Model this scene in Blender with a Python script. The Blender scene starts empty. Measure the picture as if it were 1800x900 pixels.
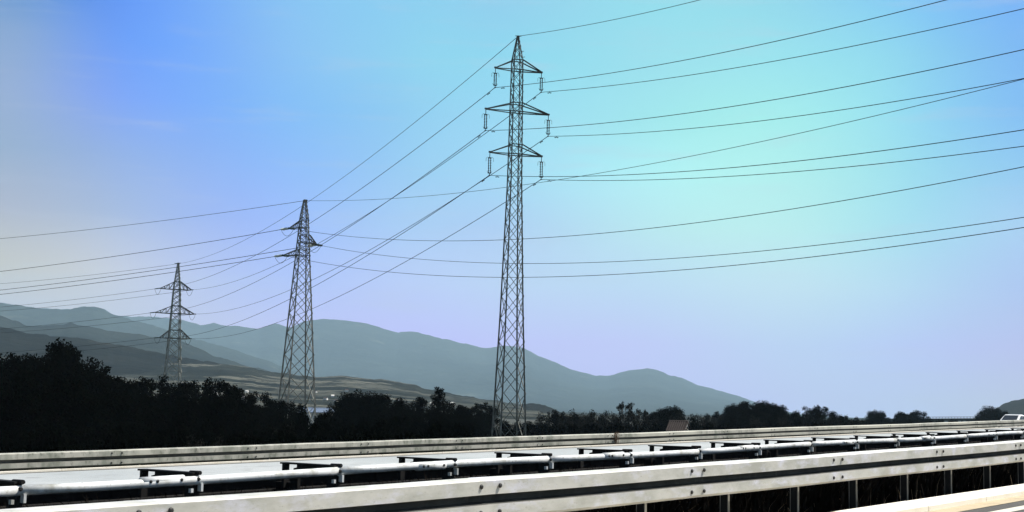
import bpy, math, random
import numpy as np
from mathutils import Vector

SC = bpy.context.scene
COL = SC.collection
random.seed(7)
RNG = np.random.default_rng(11)
rad = math.radians

# ------------------------------------------------------------------ camera
FPX = 2400.0                      # focal length in pixels of an 1800 px wide picture
ROLL = rad(1.25)
PITCH = math.atan(270.0 / FPX)
F0 = Vector((0, math.cos(PITCH), math.sin(PITCH)))
U0 = Vector((0, -math.sin(PITCH), math.cos(PITCH)))
R0 = Vector((1, 0, 0))
RR = R0 * math.cos(ROLL) + U0 * math.sin(ROLL)
UU = U0 * math.cos(ROLL) - R0 * math.sin(ROLL)
cam_d = bpy.data.cameras.new('camera')
cam = bpy.data.objects.new('camera', cam_d)
COL.objects.link(cam)
from mathutils import Matrix
M3 = Matrix((RR, UU, -F0)).transposed()
cam.matrix_world = M3.to_4x4()
cam_d.sensor_width = 36.0
cam_d.lens = 36.0 * FPX / 1800.0
cam_d.clip_start = 0.05
cam_d.clip_end = 60000
SC.camera = cam


def ray(x, y):
    return F0 + RR * ((x - 900) / FPX) - UU * ((y - 450) / FPX)


def at_depth(x, y, Y):
    v = ray(x, y)
    return v * (Y / v.y)


# ------------------------------------------------------------------ world and sun
SUN_AZ, SUN_EL = rad(69), rad(56)          # azimuth clockwise from the view direction (+Y)
SC.view_settings.view_transform = 'Standard'
SC.view_settings.look = 'None'
SC.view_settings.gamma = 1
SC.view_settings.exposure = 0.6


def lin(c):
    out = []
    for v in c:
        v = v / 255.0
        out.append(v / 12.92 if v <= 0.04045 else ((v + 0.055) / 1.055) ** 2.4)
    return tuple(out)


W = bpy.data.worlds.new('World')
SC.world = W
W.use_nodes = True
wn, wl = W.node_tree.nodes, W.node_tree.links
wn.clear()


def N(t, **kw):
    n = wn.new(t)
    for k, v in kw.items():
        setattr(n, k, v)
    return n


def wmath(op, a, b=None, c=None, clamp=False):
    n = N('ShaderNodeMath', operation=op, use_clamp=clamp)
    for i, v in enumerate((a, b, c)):
        if v is None:
            continue
        if isinstance(v, (int, float)):
            n.inputs[i].default_value = v
        else:
            wl.new(v, n.inputs[i])
    return n.outputs[0]


def wmix(f, a, b):
    n = N('ShaderNodeMix', data_type='RGBA')
    for idx, v in ((0, f), (6, a), (7, b)):
        if isinstance(v, (int, float)):
            n.inputs[idx].default_value = v
        elif isinstance(v, tuple):
            n.inputs[idx].default_value = v
        else:
            wl.new(v, n.inputs[idx])
    return n.outputs[2]


tc = N('ShaderNodeTexCoord')
sep = N('ShaderNodeSeparateXYZ')
wl.new(tc.outputs['Generated'], sep.inputs[0])
az = wmath('ARCTAN2', sep.outputs[0], sep.outputs[1])
el = wmath('ARCSINE', sep.outputs[2])
azu = wmath('MULTIPLY_ADD', az, 1.0 / rad(60), 0.5, clamp=True)
sky = N('ShaderNodeTexSky', sky_type='NISHITA')
sky.sun_disc = False
sky.sun_elevation = SUN_EL
sky.sun_rotation = SUN_AZ
sky.air_density = 1.0
sky.dust_density = 1.5
skyc = N('ShaderNodeVectorMath', operation='SCALE')
wl.new(sky.outputs[0], skyc.inputs[0])
skyc.inputs['Scale'].default_value = 0.66 * 0.085 / 0.12
XS = [0, 200, 450, 700, 900, 1150, 1400, 1600, 1800]
ROWS = [   # elevation (deg), linear sky colours from left to right at that height
    (16.699, [(0.0018, 0.1279, 0.4013), (0.0354, 0.1613, 0.6225), (0.1227, 0.3211, 0.613), (0.1439, 0.4076, 0.5894), (0.1682, 0.4245, 0.5683), (0.1821, 0.4955, 0.5667), (0.1718, 0.4641, 0.5658), (0.1203, 0.379, 0.6133), (0.0853, 0.2749, 0.6372)]),
    (14.485, [(0.1271, 0.2139, 0.4139), (0.0485, 0.1824, 0.6492), (0.122, 0.3086, 0.6261), (0.1545, 0.4272, 0.5904), (0.1558, 0.4689, 0.5845), (0.2032, 0.5152, 0.5725), (0.1958, 0.5308, 0.5791), (0.1526, 0.4448, 0.5837), (0.0988, 0.2968, 0.6061)]),
    (12.225, [(0.1723, 0.2391, 0.4219), (0.0894, 0.2033, 0.6456), (0.0978, 0.2893, 0.6528), (0.1515, 0.3922, 0.6029), (0.1993, 0.4807, 0.6129), (0.2243, 0.566, 0.5735), (0.2388, 0.6016, 0.5738), (0.1713, 0.4835, 0.5988), (0.1056, 0.3187, 0.6144)]),
    (9.926, [(0.1758, 0.2383, 0.3754), (0.1533, 0.2436, 0.5296), (0.1315, 0.2806, 0.6679), (0.1792, 0.3889, 0.6247), (0.2319, 0.4982, 0.64), (0.3012, 0.6532, 0.6424), (0.2925, 0.6324, 0.5841), (0.2005, 0.5116, 0.5864), (0.1528, 0.3822, 0.6052)]),
    (7.595, [(0.2706, 0.2683, 0.3428), (0.2346, 0.2848, 0.4785), (0.1905, 0.281, 0.6885), (0.2449, 0.3929, 0.651), (0.2844, 0.4291, 0.6342), (0.3473, 0.6008, 0.6071), (0.3443, 0.6359, 0.5953), (0.2439, 0.5322, 0.6109), (0.2509, 0.4256, 0.6272)]),
    (5.237, [(0.4314, 0.3609, 0.2651), (0.4461, 0.4033, 0.4619), (0.292, 0.3314, 0.705), (0.3526, 0.3986, 0.7217), (0.3755, 0.4697, 0.6787), (0.3874, 0.5248, 0.6661), (0.4157, 0.5817, 0.643), (0.3295, 0.4996, 0.6433), (0.2737, 0.3429, 0.6316)]),
    (2.862, [(0.398, 0.3861, 0.4814), (0.4137, 0.3992, 0.4899), (0.4218, 0.3861, 0.657), (0.398, 0.3442, 0.7511), (0.4019, 0.3695, 0.734), (0.4058, 0.3948, 0.717), (0.3715, 0.4449, 0.6683), (0.3523, 0.3815, 0.6932), (0.3533, 0.3174, 0.6118)]),
    (0.716, [(0.3751, 0.3565, 0.4899), (0.3941, 0.3775, 0.5341), (0.3941, 0.3565, 0.657), (0.3941, 0.3565, 0.7113), (0.3921, 0.367, 0.703), (0.3902, 0.3775, 0.6947), (0.3751, 0.4037, 0.6413), (0.3605, 0.4037, 0.6007), (0.3751, 0.3775, 0.5116)]),
]
SKY_GAIN = 1.0
prev = None
for i, (e, cols) in enumerate(reversed(ROWS)):
    r = N('ShaderNodeValToRGB')
    cr = r.color_ramp
    cr.interpolation = 'CARDINAL'
    pts = [(-28, cols[0])] + [(math.degrees(math.atan((x - 900) / FPX)), c) for x, c in zip(XS, cols)] + [(28, cols[-1])]
    cr.elements[0].position = 0
    cr.elements[1].position = 1
    for k, (a, c) in enumerate(pts):
        p = a / 60 + 0.5
        if k == 0:
            elx = cr.elements[0]
            elx.position = p
        elif k == len(pts) - 1:
            elx = cr.elements[len(cr.elements) - 1]
            elx.position = p
        else:
            elx = cr.elements.new(p)
        elx.color = (*c, 1)
    wl.new(azu, r.inputs[0])
    if prev is None:
        prev = r.outputs[0]
        pe = e
    else:
        mr = N('ShaderNodeMapRange')
        mr.inputs[1].default_value = rad(pe) - (0.0 if i > 1 else 0.0)
        mr.inputs[2].default_value = rad(e)
        wl.new(el, mr.inputs[0])
        prev = wmix(mr.outputs[0], prev, r.outputs[0])
        pe = e
# thin streaks of cloud low in the sky
mp = N('ShaderNodeMapping')
mp.inputs['Scale'].default_value = (3.0, 3.0, 26.0)
wl.new(tc.outputs['Generated'], mp.inputs[0])
nz = N('ShaderNodeTexNoise')
nz.inputs['Scale'].default_value = 3.2
nz.inputs['Detail'].default_value = 7
nz.inputs['Roughness'].default_value = 0.58
wl.new(mp.outputs[0], nz.inputs['Vector'])
cm = N('ShaderNodeMapRange', interpolation_type='SMOOTHSTEP')
cm.inputs[1].default_value = 0.52
cm.inputs[2].default_value = 0.78
cm.inputs[4].default_value = 0.22
wl.new(nz.outputs[0], cm.inputs[0])
prev = wmix(cm.outputs[0], prev, (0.38, 0.40, 0.50, 1))
scl = N('ShaderNodeVectorMath', operation='SCALE')
wl.new(prev, scl.inputs[0])
scl.inputs['Scale'].default_value = 1.0 / 0.12
# the whole sky: physical sky overhead and behind, veiled colours over the valley
ma = wmath('ABSOLUTE', az)
m1 = N('ShaderNodeMapRange', interpolation_type='SMOOTHSTEP')
m1.inputs[1].default_value = rad(26); m1.inputs[2].default_value = rad(75)
m1.inputs[3].default_value = 1; m1.inputs[4].default_value = 0
wl.new(ma, m1.inputs[0])
m2 = N('ShaderNodeMapRange', interpolation_type='SMOOTHSTEP')
m2.inputs[1].default_value = rad(19); m2.inputs[2].default_value = rad(50)
m2.inputs[3].default_value = 1; m2.inputs[4].default_value = 0
wl.new(el, m2.inputs[0])
mask = wmath('MULTIPLY', m1.outputs[0], m2.outputs[0])
fin = wmix(mask, skyc.outputs[0], scl.outputs[0])
bg = N('ShaderNodeBackground')
bg.inputs['Strength'].default_value = 0.12
wo = N('ShaderNodeOutputWorld')
wl.new(fin, bg.inputs[0])
wl.new(bg.outputs[0], wo.inputs[0])

sl = bpy.data.lights.new('sun', 'SUN')
sl.energy = 5.0
sl.angle = rad(0.5)
sl.color = (1.0, 0.95, 0.87)
so = bpy.data.objects.new('sun', sl)
COL.objects.link(so)
sdir = Vector((math.sin(SUN_AZ) * math.cos(SUN_EL), math.cos(SUN_AZ) * math.cos(SUN_EL), math.sin(SUN_EL)))
so.rotation_euler = (-sdir).to_track_quat('-Z', 'Y').to_euler()


# ------------------------------------------------------------------ materials
def mat(name, base, rough=0.6, metal=0.0, noise=None, bump=None, spec=0.5, stretch=(1, 1, 1), coords='Object'):
    """noise = list of (scale, detail, colour, low, high): colour laid over the base where the noise is high."""
    m = bpy.data.materials.new(name)
    m.use_nodes = True
    nt = m.node_tree
    b = nt.nodes['Principled BSDF']
    b.inputs['Roughness'].default_value = rough
    b.inputs['Metallic'].default_value = metal
    b.inputs['Specular IOR Level'].default_value = spec
    t = nt.nodes.new('ShaderNodeTexCoord')
    mpn = nt.nodes.new('ShaderNodeMapping')
    mpn.inputs['Scale'].default_value = stretch
    nt.links.new(t.outputs[coords], mpn.inputs[0])
    cur = None
    for (sc, det, colr, lo, hi) in (noise or []):
        n = nt.nodes.new('ShaderNodeTexNoise')
        n.inputs['Scale'].default_value = sc
        n.inputs['Detail'].default_value = det
        n.inputs['Roughness'].default_value = 0.62
        nt.links.new(mpn.outputs[0], n.inputs['Vector'])
        r = nt.nodes.new('ShaderNodeMapRange')
        r.inputs[1].default_value = lo
        r.inputs[2].default_value = hi
        nt.links.new(n.outputs[0], r.inputs[0])
        x = nt.nodes.new('ShaderNodeMix')
        x.data_type = 'RGBA'
        nt.links.new(r.outputs[0], x.inputs[0])
        if cur is None:
            x.inputs[6].default_value = (*base, 1)
        else:
            nt.links.new(cur, x.inputs[6])
        x.inputs[7].default_value = (*colr, 1)
        cur = x.outputs[2]
    if cur is None:
        b.inputs['Base Color'].default_value = (*base, 1)
    else:
        nt.links.new(cur, b.inputs['Base Color'])
    if bump:
        n = nt.nodes.new('ShaderNodeTexNoise')
        n.inputs['Scale'].default_value = bump[0]
        n.inputs['Detail'].default_value = 6
        nt.links.new(mpn.outputs[0], n.inputs['Vector'])
        bp = nt.nodes.new('ShaderNodeBump')
        bp.inputs['Strength'].default_value = bump[1]
        bp.inputs['Distance'].default_value = bump[2]
        nt.links.new(n.outputs[0], bp.inputs['Height'])
        nt.links.new(bp.outputs[0], b.inputs['Normal'])
    return m


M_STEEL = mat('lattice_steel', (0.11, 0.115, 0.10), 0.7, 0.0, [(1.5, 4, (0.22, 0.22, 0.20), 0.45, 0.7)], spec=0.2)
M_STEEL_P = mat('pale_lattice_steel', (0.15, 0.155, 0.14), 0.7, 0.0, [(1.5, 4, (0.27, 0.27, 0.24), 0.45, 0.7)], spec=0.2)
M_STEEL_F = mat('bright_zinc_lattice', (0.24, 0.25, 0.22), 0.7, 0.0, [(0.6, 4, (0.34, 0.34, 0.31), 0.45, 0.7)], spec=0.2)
M_WIRE = mat('conductor_metal', (0.015, 0.017, 0.02), 0.7, 0.0, spec=0.2)
M_INS = mat('glass_insulator', (0.60, 0.68, 0.64), 0.2, 0.0, spec=0.6)
M_INSD = mat('dark_green_insulator', (0.04, 0.07, 0.06), 0.25, 0.0)
M_RAIL = mat('galvanised_rail', (0.60, 0.59, 0.54), 0.5, 0.15,
             [(2.2, 8, (0.44, 0.44, 0.39), 0.40, 0.64), (3.2, 7, (0.70, 0.70, 0.78), 0.50, 0.72), (30, 6, (0.36, 0.35, 0.30), 0.60, 0.74), (1.0, 4, (0.40, 0.38, 0.31), 0.60, 0.75)],
             bump=(14, 0.12, 0.01), stretch=(1, 1, 2.5))
M_RAILOLD = mat('weathered_rail', (0.40, 0.39, 0.34), 0.65, 0.1,
                [(3, 8, (0.22, 0.23, 0.19), 0.44, 0.60), (12, 6, (0.12, 0.12, 0.10), 0.56, 0.72), (0.25, 2, (0.48, 0.47, 0.40), 0.47, 0.6)],
                bump=(14, 0.12, 0.01), stretch=(1, 1, 0.6))
M_CHANNEL_SHADE = mat('rail_channel_painted_shade', (0.10, 0.10, 0.09), 0.8, 0, [(3, 7, (0.06, 0.06, 0.055), 0.4, 0.65), (9, 4, (0.16, 0.15, 0.13), 0.6, 0.75)], spec=0.2, stretch=(1, 1, 0.5))  # ridge's shadow in the beam channel, painted as a darker grey
M_CHANNEL_SHADE2 = mat('old_rail_channel_painted_shade', (0.16, 0.16, 0.14), 0.8, 0, [(2, 7, (0.08, 0.08, 0.07), 0.4, 0.65)], spec=0.2, stretch=(1, 1, 0.5))  # same painted channel shadow for the far, weathered rail
M_TUBE = mat('galvanised_tube', (0.66, 0.68, 0.68), 0.5, 0.1, [(6, 7, (0.38, 0.38, 0.34), 0.46, 0.68), (25, 5, (0.28, 0.27, 0.24), 0.6, 0.74)], bump=(20, 0.1, 0.01))
M_POST = mat('grey_post_steel', (0.22, 0.21, 0.18), 0.7, 0.0, [(9, 5, (0.10, 0.09, 0.07), 0.5, 0.72)], spec=0.2)
M_DARK = mat('dark_bracket_steel', (0.012, 0.012, 0.012), 0.8, 0.0, [(8, 4, (0.03, 0.028, 0.026), 0.55, 0.8)], spec=0.15)
M_BOLT = mat('bolt_steel', (0.03, 0.03, 0.03), 0.6, 0.3)
M_ASPH = mat('old_asphalt', (0.06, 0.056, 0.05), 0.85, 0, [(0.6, 5, (0.085, 0.08, 0.07), 0.4, 0.7), (60, 3, (0.03, 0.03, 0.03), 0.5, 0.8)], bump=(90, 0.5, 0.01))
M_ASPHP = mat('pale_worn_asphalt', (0.32, 0.345, 0.35), 0.75, 0, [(0.35, 6, (0.40, 0.42, 0.42), 0.4, 0.65), (1.6, 7, (0.25, 0.26, 0.26), 0.55, 0.7), (40, 3, (0.24, 0.24, 0.23), 0.5, 0.75)], bump=(80, 0.4, 0.008))
M_KERB = mat('concrete_kerb', (0.80, 0.76, 0.66), 0.8, 0, [(3, 6, (0.70, 0.65, 0.53), 0.5, 0.7), (20, 4, (0.42, 0.36, 0.27), 0.62, 0.8)], bump=(40, 0.35, 0.01))
M_GUT = mat('tan_gutter_concrete', (0.46, 0.38, 0.25), 0.85, 0, [(4, 6, (0.36, 0.29, 0.19), 0.45, 0.7)], bump=(50, 0.4, 0.01))
M_PAINT = mat('road_paint', (0.62, 0.58, 0.48), 0.7, 0, [(8, 6, (0.42, 0.38, 0.30), 0.5, 0.75)])
M_SOIL = mat('median_soil', (0.014, 0.012, 0.009), 0.95, 0, [(5, 6, (0.025, 0.02, 0.015), 0.5, 0.7)], bump=(12, 0.6, 0.05))
M_GROUND = mat('valley_ground', (0.020, 0.022, 0.014), 0.95, 0, [(0.02, 8, (0.05, 0.05, 0.032), 0.45, 0.65)], bump=(0.5, 0.5, 0.2))
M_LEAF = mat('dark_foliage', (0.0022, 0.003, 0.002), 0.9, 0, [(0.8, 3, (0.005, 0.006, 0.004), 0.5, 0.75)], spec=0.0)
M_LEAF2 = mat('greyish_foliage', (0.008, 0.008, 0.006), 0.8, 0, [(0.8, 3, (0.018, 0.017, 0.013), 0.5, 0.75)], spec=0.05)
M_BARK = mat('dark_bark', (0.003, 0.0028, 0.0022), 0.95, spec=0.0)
M_BARKG = mat('grey_dead_branch', (0.12, 0.115, 0.10), 0.9)
M_WEED = mat('dark_weeds', (0.008, 0.0065, 0.005), 0.9, 0, [(3, 3, (0.018, 0.014, 0.010), 0.55, 0.8)], spec=0.03)
M_STRAW = mat('dry_straw', (0.30, 0.22, 0.13), 0.9)
M_DRY = mat('withered_brown', (0.13, 0.085, 0.05), 0.9)
M_ROOF = mat('clay_tile_roof', (0.05, 0.035, 0.03), 0.85, 0, [(9, 4, (0.11, 0.085, 0.07), 0.5, 0.7)])
M_PLASTER = mat('white_plaster', (0.72, 0.70, 0.66), 0.9, 0, [(2, 4, (0.6, 0.58, 0.53), 0.5, 0.75)])
M_WIN = mat('dark_window', (0.02, 0.025, 0.03), 0.15)
M_BLUE = mat('pale_blue_sheet', (0.20, 0.26, 0.36), 0.5)
M_CONC = mat('dark_bridge_concrete', (0.045, 0.05, 0.045), 0.9)
M_CAR = mat('white_car_paint', (0.78, 0.79, 0.80), 0.25, 0, spec=0.6)
M_TYRE = mat('tyre_rubber', (0.02, 0.02, 0.02), 0.85)
M_LAMP = mat('lamp_glass', (0.55, 0.12, 0.08), 0.2)
M_SIGN = mat('dark_sign_back', (0.05, 0.055, 0.055), 0.7)


# ------------------------------------------------------------------ mesh helpers
class MB:
    def __init__(self):
        self.v, self.f, self.mi = [], [], []

    def add(self, vs, fs, mi=0):
        o = len(self.v)
        self.v.extend([tuple(p) for p in vs])
        self.f.extend([tuple(i + o for i in f) for f in fs])
        self.mi.extend([mi] * len(fs))

    def box(self, c, sx, sy, sz, X=Vector((1, 0, 0)), Y=Vector((0, 1, 0)), Z=Vector((0, 0, 1)), mi=0):
        c = Vector(c)
        vs = [c + X * (a * sx / 2) + Y * (b * sy / 2) + Z * (d * sz / 2) for d in (-1, 1) for b in (-1, 1) for a in (-1, 1)]
        self.add(vs, [(0, 2, 3, 1), (4, 5, 7, 6), (0, 1, 5, 4), (2, 6, 7, 3), (0, 4, 6, 2), (1, 3, 7, 5)], mi)

    def beam(self, a, b, w, w2=None, mi=0):
        a, b = Vector(a), Vector(b)
        d = (b - a)
        if d.length < 1e-6:
            return
        d.normalize()
        up = Vector((0, 0, 1)) if abs(d.z) < 0.95 else Vector((1, 0, 0))
        x = d.cross(up).normalized()
        y = d.cross(x)
        w2 = w if w2 is None else w2
        vs = [p + x * (i * w / 2) + y * (j * w2 / 2) for p in (a, b) for i, j in ((-1, -1), (1, -1), (1, 1), (-1, 1))]
        self.add(vs, [(0, 1, 2, 3), (7, 6, 5, 4), (0, 4, 5, 1), (1, 5, 6, 2), (2, 6, 7, 3), (3, 7, 4, 0)], mi)

    def angle(self, a, b, w, mi=0, flip=1):
        """L-section steel member: two thin plates."""
        a, b = Vector(a), Vector(b)
        d = (b - a).normalized()
        up = Vector((0, 0, 1)) if abs(d.z) < 0.95 else Vector((1, 0, 0))
        x = d.cross(up).normalized() * flip
        y = d.cross(x)
        t = w * 0.14
        for (u, v) in ((x, y), (y, x)):
            vs = [p + u * i + v * j for p in (a, b) for i, j in ((0, 0), (w, 0), (w, t), (0, t))]
            self.add(vs, [(0, 1, 2, 3), (7, 6, 5, 4), (0, 4, 5, 1), (1, 5, 6, 2), (2, 6, 7, 3), (3, 7, 4, 0)], mi)

    def tube(self, pts, r, n=6, cap=True):
        pts = [Vector(p) for p in pts]
        o = len(self.v)
        rs = r if isinstance(r, (list, tuple)) else [r] * len(pts)
        for i, p in enumerate(pts):
            d = (pts[min(i + 1, len(pts) - 1)] - pts[max(i - 1, 0)]).normalized()
            up = Vector((0, 0, 1)) if abs(d.z) < 0.95 else Vector((1, 0, 0))
            x = d.cross(up).normalized()
            y = d.cross(x)
            for k in range(n):
                a = 2 * math.pi * k / n
                self.v.append(tuple(p + x * (math.cos(a) * rs[i]) + y * (math.sin(a) * rs[i])))
        for i in range(len(pts) - 1):
            for k in range(n):
                k2 = (k + 1) % n
                self.f.append((o + i * n + k, o + i * n + k2, o + (i + 1) * n + k2, o + (i + 1) * n + k))
                self.mi.append(0)
        if cap:
            self.f.append(tuple(o + k for k in reversed(range(n))))
            self.f.append(tuple(o + (len(pts) - 1) * n + k for k in range(n)))
            self.mi.extend([0, 0])

    def extrude(self, prof, path, closed=False, dark=()):
        """prof: list of (u, h); path: function of s giving (origin, udir, hdir); list of frames."""
        o = len(self.v)
        n = len(prof)
        for (c, U, H) in path:
            for (u, h) in prof:
                self.v.append(tuple(c + U * u + H * h))
        m = n if closed else n - 1
        for i in range(len(path) - 1):
            for k in range(m):
                k2 = (k + 1) % n
                self.f.append((o + i * n + k, o + i * n + k2, o + (i + 1) * n + k2, o + (i + 1) * n + k))
                self.mi.append(1 if k in dark else 0)
        if closed:
            self.f.append(tuple(o + k for k in range(n)))
            self.f.append(tuple(o + (len(path) - 1) * n + k for k in reversed(range(n))))
            self.mi.extend([0, 0])

    def build(self, name, mats, parent=None, smooth=False):
        me = bpy.data.meshes.new(name)
        me.from_pydata(self.v, [], self.f)
        if not isinstance(mats, (list, tuple)):
            mats = [mats]
        for m in mats:
            me.materials.append(m)
        if len(mats) > 1:
            me.polygons.foreach_set('material_index', self.mi)
        if smooth:
            me.polygons.foreach_set('use_smooth', [True] * len(me.polygons))
        me.update()
        o = bpy.data.objects.new(name, me)
        COL.objects.link(o)
        if parent is not None:
            o.parent = parent
        return o


def tag(o, label=None, cat=None, group=None, kind=None):
    if label: o['label'] = label
    if cat: o['category'] = cat
    if group: o['group'] = group
    if kind: o['kind'] = kind
    return o


def empty(name, loc=(0, 0, 0), rz=0.0):
    o = bpy.data.objects.new(name, None)
    o.empty_display_size = 0.2
    COL.objects.link(o)
    o.location = loc
    o.rotation_euler = (0, 0, rz)
    return o


def children_of(o, table):
    return table.get(o, [])


def copy_tree(o, parent=None):
    c = o.copy()
    COL.objects.link(c)
    if parent is not None:
        c.parent = parent
    for ch in list(o.children):
        copy_tree(ch, c)
    return c


# ------------------------------------------------------------------ road frame
RD = Vector((0.6153, 0.7883, 0)).normalized()      # along the motorway, away from the camera
RN = Vector((-RD.y, RD.x, 0))                      # across it, to the far side
GR = 0.0179


def zroad(s):
    if s > 110:
        k = s - 110
        return -1.3 + GR * 110 + 1.2 * (1 - math.exp(-k * GR / 1.2))
    if s < -60:
        return -1.3 - GR * 60
    return -1.3 + GR * s


CS = -0.0137      # superelevation across the motorway


def rp(s, p, h=0.0):
    return RD * s + RN * p + Vector((0, 0, zroad(s) + CS * p + h))


def frames(s0, s1, p, step=3.0, h=0.0, wob=0.0):
    n = max(1, int(round((s1 - s0) / step)))
    out = []
    for i in range(n + 1):
        s = s0 + (s1 - s0) * i / n
        w = wob * math.sin(s * 0.9 + p) if wob else 0
        out.append((rp(s, p, h + w), RN, Vector((0, 0, 1))))
    return out


def valley(x, y):
    return -4.0 + 0.25 * math.sin(x * 0.021 + 1) * math.cos(y * 0.017)


def ground_z(p, s):
    v = RD * s + RN * p
    base = valley(v.x, v.y) if abs(v.x) < 3000 and abs(v.y) < 3000 else -4.0
    zr = zroad(s) + CS * p
    fade = 1.0
    if s < -300: fade = 0
    if p > 21.6:
        bank = zr - 0.05 - (p - 21.6) * 0.5
    elif p < -7:
        bank = zr - 0.1 - (-7 - p) * 0.5
    else:
        bank = zr - 0.12 if not (6.3 < p < 9.4) else zr - 0.05
    z = max(base, bank) if s < 2500 else base
    # the low bank that carries the slip road
    if 29 < p < 44 and 85 < s < 400:
        e = min(1, (p - 29) / 3, (44 - p) / 3, (s - 85) / 6)
        z = max(z, -4.0 + 3.0 * e)
    return z


# ground sheet, in road coordinates
ps = sorted(set([-9500, -6000, -3000, -1500, -700, -300, -150, -80, -40, -20, -14, -10, -7, -6.9, 0, 6.2, 6.35, 9.35, 9.5, 15, 21.5, 21.6, 23, 25, 27, 29, 30, 31, 32, 33, 36, 40, 41, 42, 43, 44, 46, 50, 60, 75, 90, 110, 140, 180, 230, 300, 400, 550, 750, 1000, 1500, 2200, 3200, 4500, 6500, 9500]))
ss = sorted(set([-9500, -6000, -3000, -1500, -700, -300] + list(range(-200, 420, 10)) + [85, 88, 91, 94] + [450, 500, 560, 640, 750, 900, 1100, 1400, 1800, 2400, 3200, 4500, 6500, 9500]))
mb = MB()
gv = []
for s in ss:
    for p in ps:
        v = RD * s + RN * p
        gv.append((v.x, v.y, ground_z(p, s)))
gf = []
for i in range(len(ss) - 1):
    for j in range(len(ps) - 1):
        a = i * len(ps) + j
        gf.append((a, a + len(ps), a + len(ps) + 1, a + 1))
mb.add(gv, gf)
tag(mb.build('ground', M_GROUND), kind='structure')


def strip(name, p0, p1, h0, h1, m, s0=-30, s1=500, kind='structure', step=5):
    b = MB()
    pts = []
    n = int((s1 - s0) / step)
    for i in range(n + 1):
        s = s0 + (s1 - s0) * i / n
        pts += [rp(s, p0, h0), rp(s, p1, h1)]
    b.add(pts, [(2 * i, 2 * i + 1, 2 * i + 3, 2 * i + 2)[::-1] for i in range(n)])
    o = b.build(name, m)
    if kind: o['kind'] = kind
    return o


strip('road', -6.5, 5.86, 0.0, 0.0, M_ASPH)
strip('road_edge_line', 5.37, 5.57, 0.004, 0.004, M_PAINT)
strip('gutter', 5.862, 6.14, 0.004, 0.010, M_GUT)
strip('opposite_road', 9.5, 20.2, 0.10, 0.13, M_ASPHP)
strip('opposite_shoulder', 20.2, 20.62, 0.128, 0.12, M_ASPH)
strip('median_ground', 6.43, 9.2, 0.0, 0.02, M_SOIL)
for nm, prof, p, m in (('kerb', [(0, -0.2), (0, 0.07), (0.05, 0.105), (0.28, 0.115), (0.28, -0.2)], 6.142, M_KERB),
                       ('opposite_kerb', [(0, -0.2), (0, 0.12), (0.3, 0.115), (0.3, -0.2)], 9.2, M_KERB),
                       ('verge_kerb', [(0, -0.2), (0, 0.150), (0.06, 0.152), (0.06, -0.2)], 20.62, M_KERB)):
    b = MB()
    k = -30.0
    while k < 300:
        jit = random.uniform(-0.003, 0.003)
        b.extrude([(u + jit, h + jit * 0.6) for u, h in prof], frames(k, k + 1.99, p, 2), closed=True)
        k += 2.0
    tag(b.build(nm, m), kind='structure')
# slip road behind the far barrier
b = MB()
pp = []
for i in range(12):
    s = 92 + i * 25
    for p in (32.5, 40.5):
        v = RD * s + RN * p
        pp.append((v.x, v.y, -0.97))
b.add(pp, [(2 * i, 2 * i + 2, 2 * i + 3, 2 * i + 1) for i in range(11)])
tag(b.build('slip_road', M_ASPH), kind='structure')


# ------------------------------------------------------------------ crash barriers
def wprofile(H, depth=0.09, t=0.004):
    """two-wave guardrail profile, faces towards -u; h from 0 to H"""
    q = [(0.0, 0.0), (-0.012, 0.008), (-depth, 0.10), (-depth, 0.385), (-0.05, 0.41), (-0.004, 0.435),
         (-0.004, 0.565), (-0.05, 0.59), (-depth, 0.615), (-depth, 0.93), (-depth * 0.8, 0.965), (-0.012, 0.995), (0.0, 1.0)]
    f = [(u, h * H) for u, h in q]
    bk = [(u + t, h) for u, h in reversed(f)]
    return f + bk


def bolt(b, c, r=0.016, d=0.014, axis=None):
    axis = axis or -RN
    pts = [c, c + axis * d * 0.6, c + axis * d]
    b.tube(pts, [r, r, r * 0.55], 8)


_b = MB()
bolt(_b, Vector((0, 0, 0)), 0.018, 0.014)
_o = _b.build('bolt', M_BOLT)
BOLT_ME = _o.data
bpy.data.objects.remove(_o)


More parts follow.
